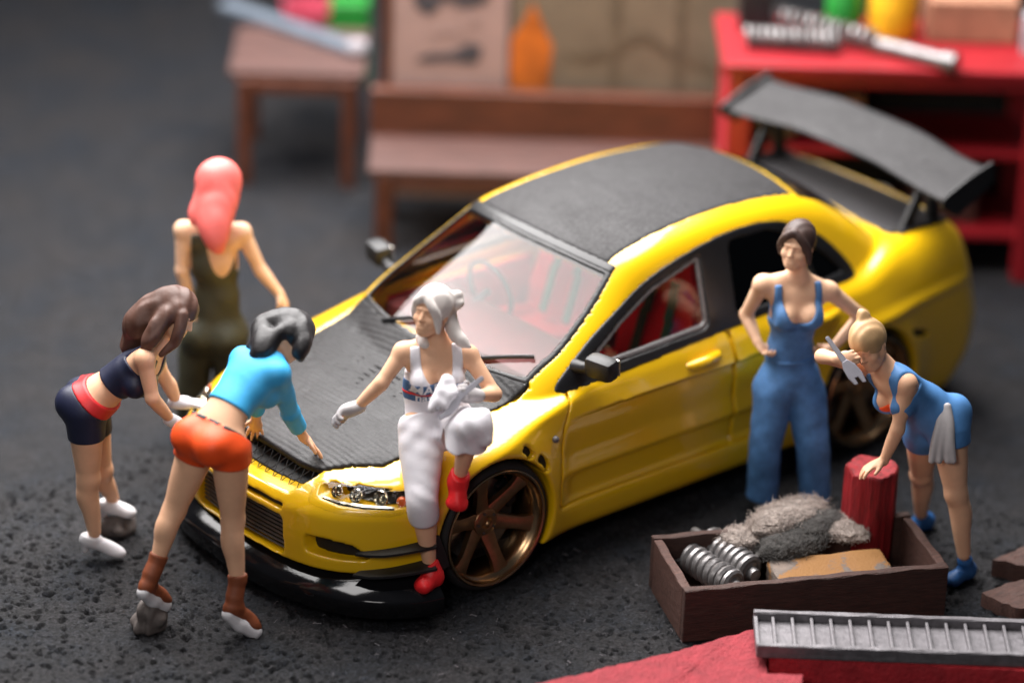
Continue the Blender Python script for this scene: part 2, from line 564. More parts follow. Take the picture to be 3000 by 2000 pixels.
def R_wind(x, y, z): return R_band(x, y, z, -.900, -.222, .052, .93)
def R_roof(x, y, z): return R_band(x, y, z, -2.42, -.938, .088, 1.2)
def R_rwin(x, y, z): return R_band(x, y, z, -2.99, -2.45, .075, 1.08)
P_trunk = round_poly([(-3.02, -.60), (-3.02, .60), (-3.30, .635), (-3.43, .60), (-3.43, -.60), (-3.30, -.635)], .05)
def R_trunk(x, y, z): return np.maximum(sd_poly(x, y, P_trunk), 1.0 - z)

def carve(f, f0, R, gap, depth):
    return np.maximum(f, -np.maximum(R - gap, -(f0 + depth)))

def build_body():
    h = .0105
    lo = (-3.76, -.95, .11)
    x, y, z = grid(lo, (1.0, .951, 1.56), h)
    f0 = car_solid(x, y, z)
    f = f0.copy()
    # cabin
    ya = np.abs(y)
    cab = np.maximum(car_green(x, y, z, .05), -2.9 - x)
    tub = np.maximum(np.maximum(np.maximum(ya - .70, x + .42), -2.35 - x), np.maximum(.32 - z, z - 1.1))
    cab = np.minimum(np.maximum(cab, .88 - z), np.maximum(tub, f0 + .05))
    f = np.maximum(f, -cab); del cab, tub
    # windows
    w = R_side(x, y, z, P_dlo)
    w = np.minimum(w, R_wind(x, y, z)); w = np.minimum(w, R_rwin(x, y, z))
    f = carve(f, f0, w + .006, 0, .16)
    # panels that lie in recesses
    f = carve(f, f0, R_hood(x, y, z), .006, .03)
    f = carve(f, f0, R_roof(x, y, z), -.014, .022)
    f = carve(f, f0, R_trunk(x, y, z), .005, .03)
    f = carve(f, f0, R_side(x, y, z, P_dfront), .0065, .03)
    f = carve(f, f0, R_side(x, y, z, P_drear), .0065, .03)
    f = carve(f, f0, R_bucket(x, y, z), .0, .085)
    f = carve(f, f0, R_front(x, y, z, P_grille, .5), 0, .085)
    f = carve(f, f0, R_front(x, y, z, P_intake), 0, .10)
    f = carve(f, f0, R_front(x, np.abs(y), z, P_fog), 0, .085)
    f = carve(f, f0, np.maximum(np.maximum(np.abs(z - .528) - .013, ya - .345), .5 - x), 0, .04)
    for P in (P_ventA, P_ventB, P_duct):
        f = carve(f, f0, R_side(x, y, z, P), 0, .05)
    # the lip and sills below are other parts
    f = np.maximum(f, -np.maximum(.405 - x, z - .248))
    V, Q = surface_nets(f, lo, h)
    V = relax(V, Q, 1, .35)
    return mesh_obj("body", V, Q, M['yellow'], car)

def panel(name, Rf, lo, hi, h, mat, lift=0.0, thick=.02, parent=None, mirror=False, cut=None, rnd=.006, relaxn=1):
    x, y, z = grid(lo, hi, h)
    f0 = car_solid(x, y, z) - lift
    R = Rf(x, y, z)
    f = smax(f0, R + 0 * f0, rnd)
    f = np.maximum(f, -(f0 + thick))
    if cut is not None: f = np.maximum(f, -cut(x, y, z))
    V, Q = surface_nets(f, lo, h)
    if relaxn: V = relax(V, Q, relaxn, .3)
    o = mesh_obj(name, V, Q, mat, parent or car)
    if mirror:
        V2 = V * np.array([1, -1, 1])
        return o, mesh_obj(name, V2, Q[:, ::-1].copy(), mat, mirror if not isinstance(mirror, bool) else car)
    return o

def hit_y(x, z, s=1, off=0.0):
    """y of the car's side at (x, z)"""
    a, b = .3, 1.0
    for _ in range(40):
        c = (a + b) / 2
        if float(car_solid(np.float64(x), np.float64(c), np.float64(z))) - off < 0: a = c
        else: b = c
    return s * a
def hit_z(x, y, off=0.0):
    a, b = .5, 1.7
    for _ in range(40):
        c = (a + b) / 2
        if float(car_solid(np.float64(x), np.float64(y), np.float64(c))) - off < 0: a = c
        else: b = c
    return a
def hit_x(y, z, off=0.0):
    a, b = .2, 1.2
    for _ in range(40):
        c = (a + b) / 2
        if float(car_solid(np.float64(c), np.float64(y), np.float64(z))) - off < 0: a = c
        else: b = c
    return a

build_body()
def R_scoop(x, y, z):
    return np.maximum(np.hypot((x - .12) / 1.0, (np.abs(y) - .30) / 1.6) - .075, .5 - z)
hood = panel("bonnet", R_hood, (-.40, -.66, .58), (.80, .661, 1.03), .008, M['carbon'], lift=.004, thick=.03, rnd=.014)
panel("roof_panel", R_roof, (-2.60, -.60, 1.22), (-.90, .601, 1.56), .008, M['carbon_flat'], lift=.006, thick=.024, rnd=.014, relaxn=3)
panel("boot_lid", R_trunk, (-3.47, -.68, .98), (-2.98, .681, 1.13), .009, M['carbon_flat'], lift=.003, thick=.03)
panel("windscreen_header", lambda x, y, z: R_band(x, y, z, -.944, -.893, .050, 1.2), (-1.10, -.62, 1.25), (-.84, .621, 1.46), .008, M['dark_trim'], lift=.006, thick=.04)
def windscreen():
    us = np.linspace(-1, 1, 49); xs_ = np.linspace(-.905, -.215, 33); V = []
    for off in (-.006, -.016):
        for u in us:
            for xe in xs_:
                y_ = .5
                for _ in range(12):
                    x_ = xe - .33 * y_ * y_ * min(max((xe + 2.0) / .8, 0), 1)
                    z_ = float(car_Zt(np.float64(x_), np.float64(y_))) + off
                    y_ = abs(u) * (float(car_G(np.float64(x_), np.float64(z_))) - .050)
                V.append((x_, math.copysign(y_, u), z_))
    n, m = len(us), len(xs_); i = np.arange(n - 1)[:, None] * m + np.arange(m - 1)[None, :]
    Q = np.stack([i, i + m, i + m + 1, i + 1], -1).reshape(-1, 4)
    Q = np.concatenate([Q[:, ::-1], Q + n * m])
    return mesh_obj("windscreen", V, Q, M['glass'], car)
windscreen()
panel("windscreen_frame", lambda x, y, z: R_wind(x, y, z) - .004, (-1.05, -.74, .88), (-.15, .741, 1.46), .008, M['dark_trim'], lift=.003, thick=.03, relaxn=3,
      cut=lambda x, y, z: R_wind(x, y, z) + .022)
panel("rear_window", R_rwin, (-3.06, -.66, 1.04), (-2.38, .661, 1.46), .011, M['glass_dark'], lift=-.004, thick=.016)

for s in (1, -1):
    pass
d1, d2 = panel("front_door", lambda x, y, z: R_side(x, y, z, P_dfront), (-1.68, .70, .28), (-.38, .93, 1.0), .008, M['yellow'], thick=.028, mirror=True)
d3, d4 = panel("rear_door", lambda x, y, z: R_side(x, y, z, P_drear), (-2.52, .66, .28), (-1.60, .93, 1.02), .008, M['yellow'], thick=.028, mirror=True)
def cut_win(x, y, z):
    return np.minimum(np.minimum(sd_poly(x, z, P_wf), sd_poly(x, z, P_wr)), sd_poly(x, z, P_wq)) + 0 * y
panel("window_frame", lambda x, y, z: R_side(x, y, z, P_dlo) - .007, (-2.70, .46, .87), (-.42, .90, 1.45), .0075, M['dark_trim'], lift=.0045, thick=.035,
      mirror=True, cut=cut_win, relaxn=3)
for P, mt, bx in ((P_wf, 'glass', (-1.60, -.68)), (P_wr, 'glass_dark', (-2.32, -1.66)), (P_wq, 'glass_dark', (-2.58, -2.26))):
    panel("side_window", lambda x, y, z, P=P: R_side(x, y, z, P) - .008, (bx[0], .50, .92), (bx[1], .86, 1.40), .008, M[mt], lift=-.012, thick=.014, mirror=True)
panel("window_bead", lambda x, y, z: R_side(x, y, z, P_wf), (-1.60, .50, .92), (-.68, .88, 1.38), .006, M['grey_trim'], lift=-.001, thick=.022,
      mirror=True, cut=lambda x, y, z: sd_poly(x, z, P_wf) + .024 + 0 * y)

# ---- door handles, mirrors, small things on the sides
for s, (da, db) in ((1, (d1, d3)), (-1, (d2, d4))):
    for dr, hx in ((da, -1.40), (db, -2.28)):
        b = MB()
        yy = hit_y(hx, .862)
        b.tube([(hx + .12, s * (yy - .012), .853), (hx + .085, s * (yy + .010), .855), (hx, s * (yy + .024), .862), (hx - .085, s * (yy + .012), .868), (hx - .12, s * (yy - .012), .869)],
               [.012, .026, .030, .026, .012], 12)
        b.build("handle", M['yellow'], dr, smooth=True)
    # mirror
    b = MB()
    R_ = Matrix.Rotation(s * .20, 4, 'Z') @ Matrix.Rotation(.1, 4, 'Y')
    b.box((-.650, s * .895, 1.045), (.105, .165, .115), R_, bevel=.030)
    mir = b.build("wing_mirror", M['black_plastic'], car, smooth=True)
    b = MB()
    b.box((-.702, s * .89, 1.045), (.012, .135, .09), R_, bevel=.004)
    b.build("mirror_glass", M['chrome'], mir)
    b = MB()
    b.tube([(-.615, s * .73, 1.00), (-.625, s * .79, 1.012), (-.640, s * .86, 1.035)], [.040, .030, .026], 10)
    b.build("mirror_arm", M['black_plastic'], mir, smooth=True)
    # mirror triangle plate
    b = MB()
    tri = [(-.48, .918), (-.725, .930), (-.725, 1.062), (-.66, 1.045)]
    o_ = [(x_, s * (hit_y(x_, z_) + .006), z_) for x_, z_ in tri]
    i_ = [(x_, s * (hit_y(x_, z_) - .02), z_) for x_, z_ in tri]
    vo = [b.bm.verts.new(p) for p in o_]; vi = [b.bm.verts.new(p) for p in i_]
    b.bm.faces.new(vo); b.bm.faces.new(vi[::-1])
    for k in range(4): b.bm.faces.new((vo[k], vo[(k + 1) % 4], vi[(k + 1) % 4], vi[k]))
    b.build("mirror_plate", M['black_plastic'], car)
    # marker bead on the wing
    b = MB(); yy = hit_y(-.385, .715)
    b.lathe([(.0, .022), (.010, .020), (.017, .012), (.019, 0), (.019, -.01)], (-.385, s * yy, .715), (0, s, 0), 14)
    b.build("side_marker", M['grey_trim'], car, smooth=True)
    for P, nm in ((P_ventA, "wing_vent"), (P_ventB, "wing_vent"), (P_duct, "rear_vent")):
        c = P.mean(0); b = MB(); yy = hit_y(c[0], c[1]) - .03
        b.prism([(p[0], p[1]) for p in (P - c) * 1.12 + c], (1, 0, 0), (0, 0, 1), (0, s, 0), (0, s * (yy - .008), 0), .010)
        b.build(nm, M['mesh_black'], car)

# ---- front: grille, cooler, ducts, head lamps
b = MB()
for k in range(13):
    yk = -.36 + k * .06
    b.tube([(hit_x(yk, .60) - .064, yk - .028, .588), (hit_x(yk, .66) - .064, yk + .028, .672)], .0022, 5)
    b.tube([(hit_x(yk, .60) - .062, yk + .028, .588), (hit_x(yk, .66) - .062, yk - .028, .672)], .0022, 5)
b.build("grille", M['black_plastic'], car)
b = MB()
b.box((.845, 0, .372), (.02, .74, .235)); b.build("intercooler", M['mesh_black'], car)
for k in range(9):
    b = MB(); zc = .285 + k * .0225
    pts = [(hit_x(yy, .37) - .045, yy, zc) for yy in np.linspace(-.345, .345, 9)]
    b.tube(pts, .0065, 6); b.build("cooler_fin", M['cooler'], car)
for s in (1, -1):
    # lamp bucket: bright lower rim, three round reflectors, amber corner
    lampset = []
    hl = panel("headlight", R_head, (.38, .40 if s > 0 else -.90, .55), (.90, .90 if s > 0 else -.40, .70), .006, M['lens'], lift=.010, thick=.012)
    def Rin(x, y, z): return R_bucket(x, y, z) + .002
    panel("lamp_bucket", Rin, (.36, .40 if s > 0 else -.90, .55), (.90, .90 if s > 0 else -.40, .70), .007, M['dark_trim'], lift=-.066, thick=.014, parent=hl)
    b = MB()
    edge = [(.515, .612), (.60, .606), (.70, .602), (.79, .596)]
    b.tube([(hit_x(u, v) - .022, s * u, v - .004) for u, v in edge], [.012, .016, .016, .012], 8)
    b.build("lamp_trim", M['chrome'], hl, smooth=True)
    for u, rr in ((.545, .030), (.635, .034), (.725, .036)):
        xx = hit_x(u, .636) - .036
        b = MB()
        n = Vector((.82, s * (.2 + (u - .5) * 1.3), .42)).normalized()
        c = Vector((xx, s * u, .634))
        b.lathe([(rr, .012), (rr * 1.08, .006), (rr * .96, 0), (rr * .75, -.014), (rr * .45, -.022), (rr * .40, -.012), (rr * .2, -.004), (0, -.002)], c, n, 22)
        b.build("lamp_reflector", M['chrome'], hl, smooth=True)
    b = MB()
    b.lathe([(.0, .012), (.018, .010), (.026, 0), (.026, -.01)], (hit_x(.795, .622) - .03, s * .795, .620), (.6, s * .8, .2), 14)
    b.build("amber_lamp", M['amber'], hl, smooth=True)

def dark_back(name, Rf, lo, hi, d, parent=None):
    return panel(name, Rf, lo, hi, .010, M['mesh_black'], lift=-d, thick=.018, parent=parent)
dark_back("grille_back", lambda x, y, z: R_front(x, y, z, P_grille, .5), (.50, -.44, .56), (.95, .441, .72), .066)
dark_back("slot_back", lambda x, y, z: np.maximum(np.maximum(np.abs(z - .528) - .014, np.abs(y) - .347), .5 - x), (.75, -.40, .49), (.98, .401, .57), .022)
for s in (1, -1):
    dark_back("duct_back", lambda x, y, z: R_front(x, np.abs(y), z, P_fog), (.50, .44 if s > 0 else -.80, .29), (.95, .80 if s > 0 else -.44, .46), .062)

# ---- black lip below the bumper
def lip_path():
    return spline([(.395, -.862), (.475, -.842), (.56, -.80), (.645, -.73), (.718, -.63), (.783, -.49), (.826, -.30), (.844, 0), (.826, .30), (.783, .49), (.718, .63),
                   (.645, .73), (.56, .80), (.475, .842), (.395, .862)], 6, closed=False)
lp = lip_path(); tg = np.gradient(lp, axis=0); nm = np.stack([tg[:, 1], -tg[:, 0]], 1); nm /= np.linalg.norm(nm, axis=1)[:, None]
prof = [(-.05, .247), (.0, .249), (.010, .247), (.05, .224), (.10, .193), (.142, .167), (.150, .159), (.153, .148), (.151, .078), (.142, .062), (-.06, .064)]
V = []; Fq = []
for p, n_ in zip(lp, nm):
    for o_, z_ in prof: V.append((p[0] + n_[0] * o_, p[1] + n_[1] * o_, z_))
m_ = len(prof)
for i in range(len(lp) - 1):
    for k in range(m_):
        a = i * m_ + k; b_ = i * m_ + (k + 1) % m_
        Fq.append((a, a + m_, b_ + m_, b_))
Fq.append(tuple(range(m_))); Fq.append(tuple(range((len(lp) - 1) * m_, len(lp) * m_))[::-1])
lip = mesh_obj("front_lip", V, Fq, M['black_gloss'], car)
lip.data.set_sharp_from_angle(angle=math.radians(34))
# canards and their end plates
for s in (1, -1):
    for zc, a, L in ((.385, 0.10, .0), (.275, 0.06, .02)):
        b = MB()
        out = []
        for u in np.linspace(0, 1, 7):
            xx = .70 - .30 * u; yb = .0
            yy = hit_y(xx, zc) if xx < .62 else None
            if yy is None or yy < .5: yy = .735 + (.70 - xx) * .75
            out.append((xx, yy - .02, zc + .035 * u))
        tip = []
        for u in np.linspace(0, 1, 7):
            p = out[int(round(u * 6))]
            tip.append((p[0] + (.075 + L) * math.sin(math.pi * (.25 + .5 * u)) * (1 - .4 * u), p[1] + (.085 + L) * u ** .6, p[2] - .012))
        lo_ = [b.bm.verts.new((p[0], s * p[1], p[2])) for p in out]; hi_ = [b.bm.verts.new((p[0], s * p[1], p[2])) for p in tip]
        lo2 = [b.bm.verts.new((p[0], s * p[1], p[2] - .013)) for p in out]; hi2 = [b.bm.verts.new((p[0], s * p[1], p[2] - .013)) for p in tip]
        for k in range(6):
            b.bm.faces.new((lo_[k], lo_[k + 1], hi_[k + 1], hi_[k])); b.bm.faces.new((lo2[k], hi2[k], hi2[k + 1], lo2[k + 1]))
            b.bm.faces.new((hi_[k], hi_[k + 1], hi2[k + 1], hi2[k])); b.bm.faces.new((lo_[k], lo2[k], lo2[k + 1], lo_[k + 1]))
        b.bm.faces.new((lo_[0], hi_[0], hi2[0], lo2[0])); b.bm.faces.new((lo_[6], lo2[6], hi2[6], hi_[6]))
        b.build("canard", M['black_plastic'], car)
    b = MB()
    b.box((.385, s * .905, .335), (.07, .014, .20), Matrix.Rotation(-s * .10, 4, 'Z') @ Matrix.Rotation(.35, 4, 'Y'), bevel=.004)
    b.build("canard_plate", M['black_plastic'], car)
# underbody: dark floor pan
b = MB(); b.box((-1.35, 0, .150), (4.1, 1.50, .05)); b.build("floor_pan", M['mesh_black'], car)
for xa in AX:
    b = MB(); b.box((xa, 0, .36), (.74, 1.04, .60)); b.build("wheel_housing", M['mesh_black'], car)

# ---- wipers
for (x0, y0, x1, y1) in ((-.245, .30, -.46, .60), (-.235, -.34, -.34, -.02)):
    b = MB()
    pts = [(x0 + (x1 - x0) * t, y0 + (y1 - y0) * t, hit_z(x0 + (x1 - x0) * t, y0 + (y1 - y0) * t) + .016) for t in np.linspace(0, 1, 7)]
    b.tube(pts, .011, 6); b.build("wiper", M['black_plastic'], car)

# ---- wheels
def build_wheel(c, s):
    w = bpy.data.objects.new("wheel", None); COL.objects.link(w); w.parent = car; w.empty_display_size = .1
    w.location = c
    if s < 0: w.rotation_euler = (0, 0, math.pi)
    return w
def wheel_parts(w):
    ax = (0, 1, 0); y0 = .0     # outer face at +y
    b = MB()
    b.lathe([(.285, -.20), (.325, -.205), (.343, -.185), (.345, -.10), (.345, -.035), (.338, -.012), (.327, .000), (.316, .003), (.308, -.004), (.300, -.02)], (0, 0, 0), ax, 72)
    b.build("tyre", M['rubber'], w, smooth=True)
    b = MB()
    b.lathe([(.312, -.004), (.3115, .006), (.306, .010), (.298, .006), (.294, -.010), (.286, -.026), (.278, -.032), (.268, -.052), (.264, -.19), (.30, -.20)], (0, 0, 0), ax, 72)
    rim = b.build("rim", M['bronze_lip'], w, smooth=True)
    for k in range(6):
        a = 2 * math.pi * k / 6 + .26
        b = MB(); ca, sa = math.cos(a), math.sin(a)
        rad = Vector((ca, 0, sa)); tan = Vector((-sa, 0, ca)); up = Vector((0, 1, 0))
        sec = []
        for r, y_, hw, th in ((.040, -.088, .040, .050), (.085, -.082, .040, .046), (.15, -.064, .034, .040), (.21, -.046, .033, .036), (.255, -.036, .040, .034), (.276, -.033, .048, .032)):
            ring = []
            for (u, v) in ((-1, -.9), (-1, -.10), (-.66, .0), (.66, .0), (1, -.10), (1, -.9)):
                ring.append(b.bm.verts.new(rad * r + tan * (u * hw) + up * (y_ + v * th)))
            sec.append(ring)
        for p, q in zip(sec, sec[1:]):
            for k2 in range(6): b.bm.faces.new((p[k2], p[(k2 + 1) % 6], q[(k2 + 1) % 6], q[k2]))
        b.bm.faces.new(sec[0]); b.bm.faces.new(sec[-1][::-1])
        b.build("spoke", M['bronze'], w, smooth=True)
    b = MB()
    b.lathe([(0, -.098), (.026, -.098), (.032, -.090), (.034, -.074), (.040, -.072), (.070, -.080), (.078, -.092), (.080, -.14)], (0, 0, 0), ax, 30)
    b.build("hub", M['bronze'], w, smooth=True)
    for k in range(5):
        a = 2 * math.pi * k / 5
        b = MB(); b.lathe([(0, .014), (.007, .013), (.009, 0), (.009, -.01)], (math.cos(a) * .055, -.080, math.sin(a) * .055), ax, 8)
        b.build("wheel_nut", M['steel'], w, smooth=True)
    b = MB()
    b.lathe([(.05, -.135), (.215, -.135), (.218, -.15), (.05, -.15)], (0, 0, 0), ax, 40)
    b.build("brake_disc", M['steel'], w, smooth=True)
    b = MB(); b.box((-.16, -.135, .10), (.07, .05, .17), Matrix.Rotation(.5, 4, 'Y'), bevel=.012); b.build("brake_caliper", M['dark_trim'], w)
w0 = None
for xa in AX:
    for s in (1, -1):
        w = build_wheel((xa, s * .885, WR), s)
        if w0 is None:
            wheel_parts(w); w0 = w
        else:
            for ch in list(w0.children):
                c2 = ch.copy(); COL.objects.link(c2); c2.parent = w

# ---- rear wing
def wing_pt(y, t):
    """t 0 front edge, 1 rear edge"""
    lift = .050 * (1 - float(np.clip((abs(y) - .22) / .60, 0, 1)) ** 2 * (3 - 2 * float(np.clip((abs(y) - .22) / .60, 0, 1))))
    return Vector((-3.135 - .34 * t - .02 * (lift / .050), y, 1.312 + lift + .120 * t ** 1.25))
ys = np.linspace(-.855, .855, 37); V = []; Fq = []
tt = [0, .04, .12, .25, .45, .70, .92, 1.0, .97, .75, .45, .2, .06]
oo = [0, .012, .020, .022, .019, .014, .012, .004, -.006, -.012, -.020, -.020, -.012]
for y_ in ys:
    for t, o_ in zip(tt, oo):
        p = wing_pt(y_, t); V.append((p.x + o_ * .3, p.y, p.z + o_))
m_ = len(tt)
for i in range(len(ys) - 1):
    for k in range(m_):
        a = i * m_ + k; b_ = i * m_ + (k + 1) % m_
        Fq.append((a, b_, b_ + m_, a + m_))
Fq.append(tuple(range(m_))[::-1]); Fq.append(tuple(range((len(ys) - 1) * m_, len(ys) * m_)))
wing = mesh_obj("rear_wing", V, Fq, M['carbon_flat'], car)
for s in (1, -1):
    b = MB()
    poly = round_poly([(-3.105, 1.29), (-3.11, 1.345), (-3.30, 1.42), (-3.50, 1.475), (-3.515, 1.36), (-3.46, 1.315), (-3.24, 1.215)], .02)
    b.prism(poly, (1, 0, 0), (0, 0, 1), (0, s, 0), (0, s * .855, 0), .018)
    b.build("end_plate", M['black_plastic'], wing, bevel=.004)
    b = MB()
    b.prism(round_poly([(-3.08, 1.075), (-3.24, 1.36), (-3.30, 1.37), (-3.17, 1.075)], .015), (1, 0, 0), (0, 0, 1), (0, s, 0), (0, s * .585, 0), .03)
    b.prism(round_poly([(-3.30, 1.07), (-3.27, 1.37), (-3.33, 1.38), (-3.39, 1.065)], .015), (1, 0, 0), (0, 0, 1), (0, s, 0), (0, s * .585, 0), .03)
    b.box((-3.23, s * .60, 1.080), (.36, .09, .022))
    b.build("wing_stand", M['black_plastic'], wing, bevel=.004)
    for y_ in (.16, .52):
        p = wing_pt(s * y_, .52)
        b = MB(); b.lathe([(0, .007), (.014, .006), (.02, 0), (.02, -.01)], (p.x, p.y, p.z + .018), (0.3, 0, 1), 10)
        b.build("wing_bolt", M['black_plastic'], wing, smooth=True)

# ---- rear lamps, exhaust, plate recess (hardly seen)
for s in (1, -1):
    def R_tail(x, y, z, s=s): return np.maximum(sd_poly(s * y, z, round_poly([(.47, .80), (.47, .93), (.80, .94), (.84, .82)], .02)) + 0 * x, x + 3.56)
    panel("tail_lamp", R_tail, (-3.74, .42 if s > 0 else -.88, .76), (-3.05, .88 if s > 0 else -.42, .98), .012, M['red_lens'], lift=.006, thick=.03)

# ---- cabin
b = MB(); b.box((-.72, 0, .80), (.46, 1.34, .20), bevel=.05); b.build("dashboard", M['cabin'], car, smooth=True)
b = MB(); b.box((-1.40, 0, .40), (1.9, 1.36, .06)); b.build("cabin_floor", M['cabin'], car)
def seat(yc, xc):
    b = MB()
    back = []
    for z_, hw, xo, bol in ((.52, .20, .0, .06), (.62, .235, -.02, .09), (.78, .25, -.06, .10), (.92, .245, -.10, .08), (1.04, .20, -.13, .05), (1.12, .13, -.15, .03), (1.21, .12, -.165, .03), (1.27, .085, -.175, .01)):
        ring = []
        for k in range(20):
            a = 2 * math.pi * k / 20
            u, v = math.cos(a), math.sin(a)
            xx = xo + v * .05 + (bol * abs(u) ** 3 if v > -.2 else 0)
            ring.append(b.bm.verts.new((xc + xx, yc + u * hw, z_)))
        back.append(ring)
    for p, q in zip(back, back[1:]):
        for k in range(20): b.bm.faces.new((p[k], p[(k + 1) % 20], q[(k + 1) % 20], q[k]))
    b.bm.faces.new(back[0][::-1]); b.bm.faces.new(back[-1])
    st = b.build("seat", M['seat_red'], car, smooth=True)
    b = MB(); b.box((xc + .22, yc, .54), (.50, .46, .16), Matrix.Rotation(-.15, 4, 'Y'), bevel=.05)
    for s in (1, -1): b.box((xc + .22, yc + s * .22, .60), (.44, .07, .14), Matrix.Rotation(-.15, 4, 'Y'), bevel=.03)
    b.build("cushion", M['seat_red'], st, smooth=True)
    for s in (1, -1):  # green strips on the seats stand in for streaks reflected in the window
        b = MB()
        pts = [(xc - .05, yc + s * .07, 1.10), (xc - .035, yc + s * .075, 1.02), (xc + .0, yc + s * .09, .90), (xc + .035, yc + s * .10, .78), (xc + .08, yc + s * .09, .65)]
        for p, q in zip(pts, pts[1:]):
            v = Vector(q) - Vector(p)
            b.box((Vector(p) + Vector(q)) / 2, (.012, .055, v.length * 1.06), Matrix.Rotation(math.atan2(v.x, v.z), 4, 'Y'))
        b.build("reflection_strip", M['reflection_green'], st)
seat(.36, -1.52); seat(-.36, -1.52)
for s in (1, -1):
    b = MB(); b.box((-1.05, s * .685, .68), (1.0, .03, .42), bevel=.01); b.build("door_lining", M['cabin_red'], car)
b = MB(); b.box((-2.35, 0, .70), (.30, 1.2, .62), Matrix.Rotation(-.2, 4, 'Y'), bevel=.06); b.build("rear_seat", M['cabin'], car, smooth=True)
b = MB()
pts = [Vector((-.98 + .05 * math.sin(a) * .6, -.36 + .17 * math.cos(a), .93 + .16 * math.sin(a))) for a in np.linspace(0, 2 * math.pi, 25)]
b.tube(pts, .014, 8, caps=False); b.tube([(-.80, -.36, .86), (-.97, -.36, .93)], .02, 8)
b.build("steering_wheel", M['dark_trim'], car, smooth=True)
